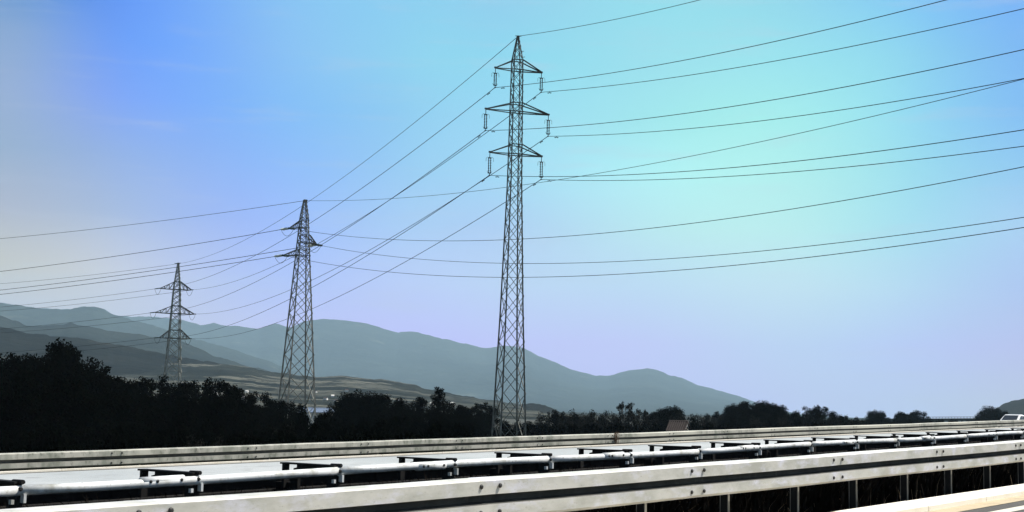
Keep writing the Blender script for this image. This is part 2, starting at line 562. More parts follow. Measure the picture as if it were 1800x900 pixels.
def barrier(name, label, p_face, h0, H, s0, s1, sec, phase, post_phase, m, post_m, spacing, post_p, sign=1):
    root = empty(name, rp(phase, p_face, 0))
    root_loc = root.location.copy()
    tag(root, label, 'guardrail')

    def shift(o):
        o.matrix_parent_inverse = Matrix.Translation(-root_loc)
        return o
    k = math.floor((s0 - phase) / sec)
    s = phase + k * sec
    while s < s1:
        b = MB()
        jit = random.uniform(-0.006, 0.006)
        pr = [(u * sign, h) for u, h in wprofile(H)]
        fr = []
        n = 4
        for i in range(n + 1):
            ssx = s - 0.12 + (sec + 0.12 - 0.003) * i / n
            c = rp(ssx, p_face + (0.009 if i == 0 else -0.001 if i == n else 0.0) * sign + 0.008 * math.sin(ssx * 0.5), h0 + jit * math.sin(math.pi * i / n) + 0.004 * math.sin(ssx * 0.33))
            fr.append((c, RN, Vector((0, 0, 1))))
        b.extrude(pr, fr, closed=True, dark=(3, 4, 5, 6, 7))  # recessed faces between the waves get the painted shade
        o = shift(b.build('beam', [m, M_CHANNEL_SHADE if p_face < 10 else M_CHANNEL_SHADE2], root))
        if s < (32 if p_face < 10 else 62) and sign > 0:
            for hh in (0.20, 0.80):
                for ds in (-0.09, 0.13):
                    bc = rp(s + ds, p_face - 0.090 + 0.008 * math.sin(s * 0.5), h0 + hh * H + 0.004 * math.sin(s * 0.33))
                    bo = bpy.data.objects.new('bolt', BOLT_ME)
                    COL.objects.link(bo); bo.parent = o
                    bo.location = bc
        s += sec
    s = post_phase + math.floor((s0 - post_phase) / spacing) * spacing
    while s < s1:
        b = MB()
        top = h0 + H - 0.02
        lean = random.uniform(-0.012, 0.012)
        c0, c1 = rp(s, post_p, -0.35), rp(s + lean, post_p, top)
        # channel section: web across the road, two flanges along it
        Z = (c1 - c0)
        hgt = Z.length
        Z.normalize()
        mid = (c0 + c1) / 2
        b.box(mid, 0.006, 0.075, hgt, RD, RN, Z, mi=1)  # web coloured darker than the flanges: shade of its unlit side painted in
        for q in (-0.042, 0.042):
            b.box(mid + RN * q + RD * 0.014, 0.034, 0.006, hgt, RD, RN, Z)
        shift(b.build('post', [post_m, M_DARK], root))
        b = MB()
        b.box(rp(s + 0.01, (post_p - 0.05 * sign + p_face) / 2, h0 + H * 0.5), 0.07, abs(post_p - 0.05 * sign - p_face) - 0.012, H * 0.62, RD, RN)
        shift(b.build('spacer', M_RAIL if sign > 0 and p_face < 10 else post_m, root))
        s += spacing
    return root


barrier('guardrail', 'near bright two-wave guardrail on posts along the pale kerb, closest to the viewer',
        6.43, 0.43, 0.315, 1.0, 75.0, 3.0, 7.9, 10.5 - 0.08, M_RAIL, M_POST, 1.5, 6.62)
barrier('guardrail', 'farthest weathered guardrail beyond the opposite road, in front of the dark trees',
        21.0, 0.155, 0.285, 5.0, 110.0, 3.2, 15.3, 16.0, M_RAILOLD, M_POST, 3.2, 21.2)
barrier('guardrail', 'dark guardrail facing the opposite road behind the round top tube of the median',
        9.08, 0.36, 0.30, 2.0, 75.0, 3.0, 6.8, 5.35, M_DARK, M_DARK, 3.0, 8.86, sign=-1)

# tube barrier: posts, round tube, black arms reaching to the far side
tb = empty('tube_barrier', rp(5.3, 8.3, 0))
TL0 = tb.location.copy()
tag(tb, 'bright round steel top tube of the median with black angled arms behind the near guardrail', 'guardrail')


def tshift(o):
    o.matrix_parent_inverse = Matrix.Translation(-TL0)
    return o


s = 5.3 - 3.0
i = 0
while s < 70:
    b = MB()
    b.tube([rp(s + a, 8.3 + 0.006 * math.sin((s + a) * 0.7), 0.715 + 0.010 * math.sin((s + a) * 0.8)) for a in (0, .5, 1, 1.5, 2, 2.5, 2.998)], 0.034, 20)
    tshift(b.build('tube', M_TUBE, tb, smooth=True))
    # joint sleeve with its bolts
    b = MB()
    b.tube([rp(s + 1.0, 8.3, 0.717), rp(s + 1.38, 8.3, 0.719)], 0.037, 20)
    sv = tshift(b.build('sleeve', M_TUBE, tb, smooth=True))
    if s < 40:
        for ds in (1.06, 1.12, 1.34):
            bo = bpy.data.objects.new('bolt', BOLT_ME)
            COL.objects.link(bo); bo.parent = sv
            bo.location = rp(s + ds, 8.3 - 0.036, 0.72)
            bo.scale = (0.7, 0.7, 0.7)
    s += 3.0
s = 5.3 - 1.5
while s < 70:
    b = MB()
    c = rp(s, 8.36, 0)
    b.box(rp(s, 8.36, 0.30), 0.006, 0.11, 0.75, RD, RN)
    for q in (-0.055, 0.055):
        b.box(rp(s + 0.021, 8.36 + q, 0.30), 0.048, 0.006, 0.75, RD, RN)
    tshift(b.build('post', M_DARK, tb))
    b = MB()
    # pale saddle under the tube and little block beside it
    b.box(rp(s + 0.035, 8.285, 0.655), 0.02, 0.05, 0.06, RD, RN)
    b.box(rp(s - 0.05, 8.285, 0.635), 0.022, 0.03, 0.03, RD, RN)
    tshift(b.build('saddle', M_TUBE, tb))
    b = MB()
    q = rp(s, 8.3, 0.715) + (-RN * 0.9 + Vector((0, 0, 0.1))).normalized() * 0.033
    b.tube([q, q - RN * 0.016], [0.018, 0.010], 8)
    tshift(b.build('bolt', M_BOLT, tb))
    # arm: thin top plate, tapering web and a hanging end plate
    b = MB()
    L = 0.62
    top0, top1 = 0.760, 0.768
    def ap(u, h, ds=0.0):
        return rp(s + 0.02 + ds, 8.30 + u, h)
    b.box((ap(0.02, top0 + 0.0) + ap(0.05 + L, top1)) / 2, 0.085, L + 0.05, 0.014, RD, (ap(L, top1) - ap(0, top0)).normalized())
    web = [(0.02, top0 - 0.014), (0.07, top0 - 0.05), (L - 0.10, top1 - 0.13), (L - 0.10, top1 - 0.040), (L - 0.14, top1 - 0.032), (L - 0.14, top1 - 0.008), (0.02, top0 - 0.007)]
    n = len(web)
    vs = [ap(u, h, -0.03) for u, h in web] + [ap(u, h, 0.03) for u, h in web]
    fs = [tuple(range(n))[::-1], tuple(range(n, 2 * n))] + [(k, (k + 1) % n, (k + 1) % n + n, k + n) for k in range(n)]
    b.add(vs, fs)
    b.box(ap(L + 0.03, top1 - 0.11), 0.06, 0.03, 0.21, RD, RN)
    b.tube([ap(-0.03, top0 + 0.004), ap(0.09, top0 + 0.004)], 0.016, 8)
    tshift(b.build('arm', M_DARK, tb))
    b = MB()
    q = rp(s + 1.02, 8.93, 0.74)
    s += 1.5
# strut under tube to arm foot so that nothing floats is given by post + saddle


# ------------------------------------------------------------------ weeds in the median (uncountable)
def blades(name, label, cat, m, n, prange, srange, hmin, hmax, hbase=0.0, w=0.008, seed=1, dens_pow=1.0):
    r = np.random.default_rng(seed)
    u = r.random(n)
    s = srange[0] + (srange[1] - srange[0]) * u ** dens_pow
    p = r.uniform(prange[0], prange[1], n)
    hh = r.uniform(hmin, hmax, n)
    ang = r.uniform(0, 2 * np.pi, n)
    lean = r.uniform(0.05, 0.9, n) * hh
    la = r.uniform(0, 2 * np.pi, n)
    ww = w * r.uniform(0.6, 1.6, n)
    x0 = RD.x * s + RN.x * p
    y0 = RD.y * s + RN.y * p
    z0 = -1.3 + GR * s + CS * p + hbase
    dx, dy = np.cos(ang) * ww, np.sin(ang) * ww
    lx, ly = np.cos(la) * lean, np.sin(la) * lean
    V = np.zeros((n, 5, 3))
    V[:, 0] = np.stack([x0 - dx, y0 - dy, z0], 1)
    V[:, 1] = np.stack([x0 + dx, y0 + dy, z0], 1)
    V[:, 2] = np.stack([x0 + dx * .8 + lx * .35, y0 + dy * .8 + ly * .35, z0 + hh * .6], 1)
    V[:, 3] = np.stack([x0 - dx * .8 + lx * .35, y0 - dy * .8 + ly * .35, z0 + hh * .6], 1)
    V[:, 4] = np.stack([x0 + lx, y0 + ly, z0 + hh], 1)
    me = bpy.data.meshes.new(name)
    me.vertices.add(n * 5)
    me.vertices.foreach_set('co', V.reshape(-1))
    base = np.arange(n) * 5
    quads = np.stack([base, base + 1, base + 2, base + 3], 1)
    tris = np.stack([base + 3, base + 2, base + 4], 1)
    loops = np.concatenate([quads.reshape(-1), tris.reshape(-1)])
    me.loops.add(len(loops))
    me.loops.foreach_set('vertex_index', loops.astype(np.int32))
    me.polygons.add(2 * n)
    ls = np.concatenate([np.arange(n) * 4, 4 * n + np.arange(n) * 3])
    me.polygons.foreach_set('loop_start', ls.astype(np.int32))
    me.update(calc_edges=True)
    me.materials.append(m)
    o = bpy.data.objects.new(name, me)
    COL.objects.link(o)
    return tag(o, label, cat, kind='stuff')


blades('median_weeds', 'tall dark weeds growing in the median behind the near guardrail posts', 'weeds', M_WEED, 90000, (6.95, 8.95), (0.5, 70), 0.30, 0.63, seed=3, w=0.012, dens_pow=1.25)
blades('dry_stalks', 'a few pale dry stalks among the dark weeds of the median', 'weeds', M_STRAW, 160, (6.85, 7.3), (8, 24), 0.12, 0.42, seed=4, w=0.0022)


# ------------------------------------------------------------------ lattice pylons
def interp(tab, z):
    tab = sorted(tab)
    if z <= tab[0][0]: return tab[0][1]
    for (a, va), (b_, vb) in zip(tab, tab[1:]):
        if z <= b_:
            return va + (vb - va) * (z - a) / (b_ - a)
    return tab[-1][1]


def lattice(root, wtab, levels, leg_w, br_w, m_leg, m_br, ztop, base_z, peakw, single=False):
    """four tapering legs with crossed bracing on each face; local coordinates with z up from 0 at the base"""
    cor = [(-1, -1), (1, -1), (1, 1), (-1, 1)]
    for ci, (a, b_) in enumerate(cor):
        g = MB()
        for z0, z1 in zip(levels, levels[1:]):
            w0, w1 = interp(wtab, z0) / 2, interp(wtab, z1) / 2
            lw = leg_w * (1.15 - 0.45 * z0 / ztop)
            g.angle((a * w0, b_ * w0, z0), (a * w1, b_ * w1, z1), lw, flip=1)
        g.build('leg', m_leg, root)
        f = MB()
        w0 = interp(wtab, levels[0]) / 2
        f.box((a * w0, b_ * w0, -0.15), 0.6, 0.6, 0.7)
        f.build('footing', M_KERB, root)
    for k in range(4):
        a, b_ = cor[k], cor[(k + 1) % 4]
        g = MB()
        for j, (z0, z1) in enumerate(zip(levels, levels[1:])):
            w0, w1 = interp(wtab, z0) / 2, interp(wtab, z1) / 2
            A0, B0 = (a[0] * w0, a[1] * w0, z0), (b_[0] * w0, b_[1] * w0, z0)
            A1, B1 = (a[0] * w1, a[1] * w1, z1), (b_[0] * w1, b_[1] * w1, z1)
            bw = br_w * (1.1 - 0.35 * z0 / ztop)
            g.angle(A0, B1, bw)
            g.angle(B0, A1, bw, flip=-1)
        g.build('bracing', m_br, root)


def crossarm(root, m, xt, zl, zu, zt, w, lw, br, nsub=3, tipb=0.16):
    """one arm to x = xt: two lower chords, two upper chords meeting at the tip"""
    sgn = 1 if xt > 0 else -1
    g = MB()
    x0 = sgn * w / 2
    lo = [Vector((x0, -w / 2, zl)), Vector((x0, w / 2, zl))]
    up = [Vector((x0, -w / 2, zu)), Vector((x0, w / 2, zu))]
    tip = Vector((xt, 0, zt))
    t0, t1 = tip + Vector((0, -0.06, 0)), tip + Vector((0, 0.06, 0))
    for a, t in ((lo[0], t0), (lo[1], t1)):
        g.angle(a, t, lw)
    for a, t in ((up[0], t0), (up[1], t1)):
        g.angle(a, t + Vector((0, 0, 0.04)), lw)
    for side in (0, 1):
        t = (t0, t1)[side]
        pl = lo[side]; pu = up[side]
        for k in range(1, nsub):
            q = k / nsub
            nl = lo[side].lerp(t, q); nu = up[side].lerp(t, q)
            g.angle(nl, nu, br)
            g.angle(pu, nl, br)
            pl, pu = nl, nu
    for k in range(1, nsub):
        q = k / nsub
        g.angle(lo[0].lerp(t0, q), lo[1].lerp(t1, q), br)
    # braces across the mast at the arm's level
    g.angle((-x0, -w / 2, zl), (x0, -w / 2, zl), lw * 0.9)
    g.angle((-x0, w / 2, zl), (x0, w / 2, zl), lw * 0.9)
    g.angle((-x0, -w / 2, zu), (x0, -w / 2, zu), lw * 0.8)
    g.angle((-x0, w / 2, zu), (x0, w / 2, zu), lw * 0.8)
    g.box(tip, 0.22, 0.16, tipb)
    return g.build('crossarm', m, root)


def disc_string(b, p0, p1, r, n, core):
    p0, p1 = Vector(p0), Vector(p1)
    pts, rs = [], []
    for k in range(n):
        for q, rr in ((0.05, core), (0.35, r * 0.75), (0.5, r), (0.6, r), (0.7, core * 1.5), (0.95, core)):
            pts.append(p0.lerp(p1, (k + q) / n)); rs.append(rr)
    b.tube(pts, rs, 10)


def levels_from(wtab, ztop, ratio, fixed):
    """panel levels whose height follows the mast width, hitting the fixed levels"""
    fx = sorted(set([0.0] + fixed + [ztop]))
    out = [0.0]
    for a, b_ in zip(fx, fx[1:]):
        z = a
        wid = (interp(wtab, a) + interp(wtab, b_)) / 2
        # geometric progression with the width
        k = max(1, round((b_ - a) / (wid * ratio)))
        ws = [interp(wtab, a + (b_ - a) * (i + 0.5) / k) for i in range(k)]
        tot = sum(ws)
        acc = a
        for w_ in ws:
            acc += (b_ - a) * w_ / tot
            out.append(acc)
    return out


# tallest pylon: suspension tower
B1 = at_depth(896, 760, 132.0); B1.z = -4.0
ROT1 = rad(19)
p1 = empty('lattice_pylon', B1, ROT1)
tag(p1, 'tallest and nearest lattice pylon with six hanging insulators, rising behind the guardrail', 'pylon')
wt1 = [(0, 2.65), (1.8, 2.5), (13, 1.75), (26.0, 1.10), (30, 1.02), (38.3, 0.88), (40.75, 0.10)]
a1 = [(34.33 + 4, 33.35 + 4), (30.0 + 4, 29.15 + 4), (25.85 + 4, 24.9 + 4)]
lv1 = levels_from(wt1, 40.75, 1.05, [28.9, 29.85, 33.15, 34.0, 37.35, 38.33])
lattice(p1, wt1, lv1, 0.145, 0.06, M_STEEL, M_STEEL, 40.75, -4, 0.1)
lv_tip = {}
ARMX = {'T': (-2.30, 2.52), 'M': (-3.19, 3.34), 'L': (-2.67, 2.70)}
P1A = {}
for key, (zu, zl) in zip('TML', a1):
    for sd, xt in zip('LR', ARMX[key]):
        wz = interp(wt1, zl)
        crossarm(p1, M_STEEL, xt, zl, zu, zl + 0.02, wz, 0.10, 0.05, nsub=1)
        # hanging double string with arcing horns
        zt = zl - 0.08
        zi = {'T': 35.35, 'M': 30.98, 'L': 26.6}[key]
        g = MB()
        g.tube([(xt, 0, zt + 0.05), (xt, 0, zt - 0.45)], 0.035, 6)
        g.box((xt, 0, zt - 0.48), 0.34, 0.05, 0.08)
        g.box((xt, 0, zi + 0.22), 0.34, 0.05, 0.08)
        g.tube([(xt, 0, zi + 0.24), (xt, 0, zi)], 0.035, 6)
        g.box((xt, 0, zi), 0.10, 0.34, 0.07)
        ins = g.build('insulator_set', M_WIRE, p1)
        for q in (-0.10, 0.10):
            g = MB()
            disc_string(g, (xt + q, 0, zt - 0.5), (xt + q, 0, zi + 0.24), 0.078, 9, 0.028)
            g.build('insulator_string', M_WIRE, ins)
        g = MB()
        for q in (-1, 1):
            g.tube([(xt + q * 0.10, 0, zt - 0.48), (xt + q * 0.26, 0, zt - 0.42), (xt + q * 0.36, 0, zt - 0.52), (xt + q * 0.38, 0, zt - 0.85)], 0.017, 5)
            g.tube([(xt + q * 0.10, 0, zi + 0.22), (xt + q * 0.22, 0, zi + 0.30), (xt + q * 0.24, 0, zi + 0.42)], 0.017, 5)
        g.build('arcing_horn', M_WIRE, ins)
        P1A[key + sd] = B1 + Vector((xt * math.cos(ROT1), xt * math.sin(ROT1), zi))
g = MB()
g.box((0, 0, 40.75), 0.22, 0.22, 0.14)
g.beam((-0.3, 0, 40.78), (0.32, 0, 40.80), 0.06)
for q in (39.2, 38.6, 37.9):   # climbing steps on the peak
    for sx in (-1, 1):
        wq = interp(wt1, q) / 2
        g.beam((sx * wq, -wq, q), (sx * (wq + 0.22), -wq, q + 0.04), 0.05)
g.build('peak', M_STEEL, p1)
P1A['G'] = B1 + Vector((0, 0, 40.78))
# climbing bolts on one leg
g = MB()
g.beam((0, 0, 0), (0.16, 0, 0), 0.025)
_o = g.build('climbing_step', M_STEEL)
STEP_ME = _o.data
bpy.data.objects.remove(_o)
for k in range(60):
    z = 3 + k * 0.55
    wq = interp(wt1, z) / 2
    _o = bpy.data.objects.new('climbing_step', STEP_ME)
    COL.objects.link(_o); _o.parent = p1
    _o.location = (wq, wq, z)


def wdir(deg):
    return Vector((math.sin(rad(deg)), math.cos(rad(deg)), 0))


def span_pts(A, d, m, c, L, n=40, s0=0.0):
    return [A + d * (s0 + (L - s0) * i / n) + Vector((0, 0, m * (s0 + (L - s0) * i / n) + c * (s0 + (L - s0) * i / n) ** 2)) for i in range(n + 1)]


def fit(A, deg, pts, c=None):
    """slope and curvature of a hanging wire seen through the given picture points"""
    d = wdir(deg); nrm = Vector((d.y, -d.x, 0))
    S, Z, Wt = [], [], []
    for x, y in pts:
        v = ray(x, y)
        t = nrm.dot(A) / nrm.dot(v)
        P = v * t
        s_ = (P - A).dot(d)
        S.append(s_); Z.append(P.z - A.z); Wt.append(1 / P.dot(F0))
    S, Z, Wt = map(np.array, (S, Z, Wt))
    if c is None:
        Mx = np.stack([S, S * S], 1) * Wt[:, None]
        sol = np.linalg.lstsq(Mx, Z * Wt, rcond=None)[0]
        return float(sol[0]), float(sol[1])
    m_ = float((S * Wt * Wt * (Z - c * S * S)).sum() / (S * S * Wt * Wt).sum())
    return m_, c


def wire(name, label, pts, r, group, dampers=()):
    b = MB()
    b.tube(pts, r * 1.12, 6)
    o = b.build(name, M_WIRE)
    tag(o, label, 'power line', group)
    for s_, sg in dampers:
        i = 0; acc = 0
        while i < len(pts) - 2 and acc + (pts[i + 1] - pts[i]).length < s_:
            acc += (pts[i + 1] - pts[i]).length; i += 1
        d = (pts[i + 1] - pts[i]).normalized()
        c = pts[i] + d * (s_ - acc)
        g = MB()
        g.box(c + Vector((0, 0, -0.05)), 0.05, 0.05, 0.12)
        g.tube([c + Vector((0, 0, -0.13)) - d * 0.26, c + Vector((0, 0, -0.11)), c + Vector((0, 0, -0.13)) + d * 0.26], 0.02, 5)
        for q in (-1, 1):
            g.tube([c + Vector((0, 0, -0.13)) + d * (0.14 * q), c + Vector((0, 0, -0.13)) + d * (0.30 * q)], 0.05, 6)
        g.build('vibration_damper', M_WIRE, o)
    return o


POS = {'TL': 'top left arm', 'TR': 'top right arm', 'ML': 'middle left arm', 'MR': 'middle right arm', 'LL': 'lowest left arm', 'LR': 'lowest right arm'}
right1 = {'G': [(917, 62), (1066.7, 37.8), (1228, 0)], 'TL': [(955.6, 144), (1122, 120.6), (1350, 76), (1662, 0)],
          'TR': [(1122, 144), (1350, 110), (1800, 15)], 'ML': [(922, 227), (1122, 210), (1350, 177), (1800, 87)],
          'MR': [(1122, 234), (1350, 210.5), (1800, 138)], 'LL': [(922, 310), (1033, 309), (1167, 304), (1350, 289), (1800, 228)],
          'LR': [(1122, 317), (1233, 313), (1350, 305), (1800, 257)]}
for k, pts in right1.items():
    A = P1A[k]
    m_, c_ = fit(A, 150, pts, 0.00115 if k == 'G' else None)
    L = min(150.0, max(90.0, -m_ / c_ if c_ > 0 else 120))
    if k == 'G':
        wire('ground_wire', 'thin wire leaving the very top of the tallest pylon towards the upper right', span_pts(A, wdir(150), m_, c_, L), 0.022,
             'wires running right from the tallest pylon')
    else:
        wire('conductor', 'black wire running to the right from the %s of the tallest pylon' % POS[k], span_pts(A, wdir(150), m_, c_, L, 60), 0.024,
             'wires running right from the tallest pylon', dampers=((1.6, 1),))

# small far pylon
B3 = at_depth(304, 660, 355.0); B3.z = -4.2
ROT3 = rad(22)
p3 = empty('lattice_pylon', B3, ROT3)
tag(p3, 'smallest and farthest lattice pylon with three pairs of arms, on the left before the hills', 'pylon')
wt3 = [(0, 5.0), (11.5, 3.7), (20.5, 2.75), (26.8, 2.2), (33.5, 1.6), (35.5, 1.25), (40.2, 0.25)]
z3 = [(35.5, 33.5), (29.2, 27.2), (22.9, 20.75)]
lattice(p3, wt3, levels_from(wt3, 40.2, 0.95, [20.75, 22.9, 27.2, 29.2, 33.5, 35.5]), 0.30, 0.17, M_STEEL_F, M_STEEL_F, 40.2, -4, 0.2)
P3A = {}
AR3 = {'T': (-4.4, 3.7), 'M': (-5.3, 4.7), 'L': (-3.9, 3.9)}
for key, (zu, zl) in zip('TML', z3):
    for sd, xt in zip('LR', AR3[key]):
        wz = interp(wt3, zl)
        crossarm(p3, M_STEEL, xt, zl, zu, zl + 0.05, wz, 0.19, 0.10)
        P3A[key + sd] = B3 + Vector((xt * math.cos(ROT3), xt * math.sin(ROT3), zl + 0.05))
P3A['G'] = B3 + Vector((0, 0, 40.2))
g = MB()
g.box((0, 0, 40.2), 0.5, 0.5, 0.5)
g.beam((-1.0, 0, 40.2), (0.6, 0, 40.4), 0.16)
g.build('peak', M_STEEL, p3)


def strain_set(root, tip_w, dirs, loc, rot, L, r, m, loop_r, drop):
    """two tension strings leaving an arm tip along the wires and the slack jumper loop between them"""
    inv = Matrix.Rotation(-rot, 3, 'Z')
    ends = []
    for d in dirs:
        e = tip_w + d * L
        g = MB()
        a_, b_ = inv @ (tip_w - loc), inv @ (e - loc)
        side = (b_ - a_).normalized().cross(Vector((0, 0, 1))).normalized() * (r * 1.3)
        g.tube([a_, a_.lerp(b_, 0.12)], r * 0.4, 6)
        disc_string(g, a_.lerp(b_, 0.12) + side, a_.lerp(b_, 0.92) + side, r, 10, r * 0.45)
        disc_string(g, a_.lerp(b_, 0.12) - side, a_.lerp(b_, 0.92) - side, r, 10, r * 0.45)
        g.tube([a_.lerp(b_, 0.9), b_], r * 0.5, 6)
        g.build('insulator_string', m[dirs.index(d)], root)
        ends.append(e)
    g = MB()
    pts = []
    for i in range(15):
        t = i / 14
        q = ends[0].lerp(ends[1], t)
        q.z -= drop * math.sin(math.pi * t) ** 0.8
        pts.append(inv @ (q - loc))
    g.tube(pts, loop_r, 5)
    g.build('jumper_loop', M_WIRE, root)
    return ends


left3 = {'G': [(200, 479), (120, 489), (0, 498)], 'TL': [(149, 524), (0, 540)], 'TR': [(149, 533), (0, 547)], 'ML': [(149, 564.5), (27, 576)],
         'MR': [(149, 574), (0, 585)], 'LL': [(197, 602.7)], 'LR': [(187, 612)]}
A1L = {'G': [(802.7, 152), (706.7, 236), (600, 313.6), (440, 410), (363, 448)], 'TL': [(733, 263), (600, 360), (450, 450), (380, 483)], 'TR': [(845, 237), (600, 403), (546, 443)],
       'ML': [(600, 412), (513, 463), (327, 540)], 'MR': [(600, 467), (345, 553)], 'LL': [(600, 478), (332, 588)], 'LR': [(888, 357), (600, 518), (337, 597)]}
for k in ('G', 'TL', 'TR', 'ML', 'MR', 'LL', 'LR'):
    A, Bq = P1A[k], P3A[k]
    hv = Bq - A
    Lh = math.hypot(hv.x, hv.y)
    deg = math.degrees(math.atan2(hv.x, hv.y))
    d = wdir(deg)
    c_ = 0.00031
    m_ = (hv.z - c_ * Lh * Lh) / Lh
    dl = wdir(-50)
    ml, cl = fit(A=Bq, deg=-50, pts=left3[k], c=0.00022)
    if k == 'G':
        wire('ground_wire', 'thin wire strung between the tops of the tallest and the smallest pylon', span_pts(A, d, m_, c_, Lh, 60), 0.026, 'wires between the tallest and smallest pylons')
        wire('ground_wire', 'thin wire going left from the top of the smallest pylon', span_pts(Bq, dl, ml, cl, 190, 40), 0.035, 'wires running left from the smallest pylon')
        continue
    wire('conductor', 'dark wire from the %s of the tallest pylon down to the smallest pylon' % POS[k], span_pts(A, d, m_, c_, Lh - 2.2, 70), 0.029,
         'wires between the tallest and smallest pylons', dampers=((1.7, 1),))
    e1 = -d + Vector((0, 0, -(m_ + 2 * c_ * Lh)))
    e2 = dl + Vector((0, 0, ml))
    ends = strain_set(p3, Bq, [e1, e2], B3, ROT3, 2.2, 0.11, [M_INSD, M_INSD], 0.04, 1.5)
    wire('conductor', 'dark wire going left from the %s of the smallest pylon' % POS[k], span_pts(Bq, dl, ml, cl, 190, 40, 2.2), 0.037, 'wires running left from the smallest pylon')

# middle pylon: tension tower with three arms
B2 = at_depth(522, 730, 200.0); B2.z = -4.1
ROT2 = rad(28)
p2 = empty('lattice_pylon', B2, ROT2)
tag(p2, 'middle-sized wide-legged lattice pylon with three staggered arms and pale strain insulators', 'pylon')


def z2(y):
    return at_depth(533, y, 200.0).z - B2.z


wt2 = [(0, 4.6), (z2(700), 4.0), (z2(540), 2.5), (z2(449), 1.6), (z2(400), 1.13), (z2(382), 0.98), (z2(353), 0.30)]
Z2 = {'T': (z2(387), z2(400)), 'R': (z2(413), z2(425.5)), 'L': (z2(438), z2(449))}
lattice(p2, wt2, levels_from(wt2, z2(353), 0.92, [z2(449), z2(438), z2(425.5), z2(413), z2(400), z2(387)]), 0.22, 0.10, M_STEEL_P, M_STEEL_P, z2(353), -4, 0.2)
g = MB()
g.box((0, 0, z2(353)), 0.5, 0.5, 0.35)
for q in (-0.45, 0.45):
    g.beam((q, -0.5, z2(383)), (q, 0.5, z2(383)), 0.12)
g.build('peak', M_STEEL, p2)
TIPS = {'T': (508.5, 401), 'R': (556.5, 430), 'L': (497.5, 448.5)}
Br = {'G': [(600, 352), (706.7, 348), (900, 329.6), (955, 318), (1122, 293), (1350, 246), (1572, 195.5), (1800, 139)],
      'T': [(543, 407), (600, 413), (749, 424), (880, 421), (919, 420), (1167, 399), (1350, 374), (1800, 293)],
      'R': [(600, 437), (880, 463), (919, 463), (1033, 462), (1350, 440), (1800, 382)],
      'L': [(547, 460), (600, 468), (883, 488), (919, 487), (1350, 460), (1800, 400)]}
Bl = {'G': [(300, 385), (149, 404.5), (0, 420)], 'T': [(300, 436.5), (149, 458.7), (0, 476.5)], 'R': [(300, 473), (149, 493), (0, 508.5)], 'L': [(300, 480.5), (149, 500), (0, 517)]}
NM2 = {'T': 'uppermost left arm', 'R': 'right arm', 'L': 'lower left arm'}
ax2 = Vector((math.cos(ROT2), math.sin(ROT2), 0)); nn2 = Vector((ax2.y, -ax2.x, 0))
for k in ('G', 'T', 'R', 'L'):
    if k == 'G':
        A = B2 + Vector((0, 0, z2(352.5)))
    else:
        v = ray(*TIPS[k]); A = v * (nn2.dot(B2) / nn2.dot(v))
        xt = (A - B2).dot(ax2)
        zu, zl = Z2[k]
        crossarm(p2, M_STEEL, xt, zl, zu, A.z - B2.z, interp(wt2, zl), 0.14, 0.07)
    mr_, cr_ = fit(A, 148.5, Br[k])
    ml, cl = fit(A, -55, Bl[k], 0.00028)
    if k == 'G':
        wire('ground_wire', 'thin wire crossing the sky to the right from the top of the middle pylon', span_pts(A, wdir(148.5), mr_, cr_, 235, 90), 0.022, 'wires running right from the middle pylon')
        wire('ground_wire', 'thin wire going left from the top of the middle pylon', span_pts(A, wdir(-55), ml, cl, 150, 40), 0.03, 'wires running left from the middle pylon')
        continue
    d1, d2 = wdir(-55) + Vector((0, 0, ml)), wdir(148.5) + Vector((0, 0, mr_))
    strain_set(p2, A, [d1, d2], B2, ROT2, 1.65, 0.15, [M_INS, M_INSD], 0.028, 1.0)
    wire('conductor', 'dark wire sweeping right across the sky from the %s of the middle pylon' % NM2[k], span_pts(A, wdir(148.5), mr_, cr_, 215, 90, 1.65), 0.026, 'wires running right from the middle pylon')
    wire('conductor', 'dark wire going left from the %s of the middle pylon' % NM2[k], span_pts(A, wdir(-55), ml, cl, 150, 40, 1.65), 0.036, 'wires running left from the middle pylon')


# ------------------------------------------------------------------ hills
def vnoise(seed, n=64):
    r = np.random.default_rng(seed)
    return r.random((n, n))


def fbm(x, y, seed=0, octv=5):
    out = np.zeros_like(x)
    amp, f = 1.0, 1.0
    tot = 0
    for o in range(octv):
        G = vnoise(seed + o)
        xi, yi = np.floor(x * f).astype(int), np.floor(y * f).astype(int)
        fx, fy = x * f - xi, y * f - yi
        fx = fx * fx * (3 - 2 * fx); fy = fy * fy * (3 - 2 * fy)
        a = G[xi % 64, yi % 64]; b_ = G[(xi + 1) % 64, yi % 64]; c = G[xi % 64, (yi + 1) % 64]; d = G[(xi + 1) % 64, (yi + 1) % 64]
        out += amp * ((a * (1 - fx) + b_ * fx) * (1 - fy) + (c * (1 - fx) + d * fx) * fy)
        tot += amp
        amp *= 0.5; f *= 2.03
    return out / tot


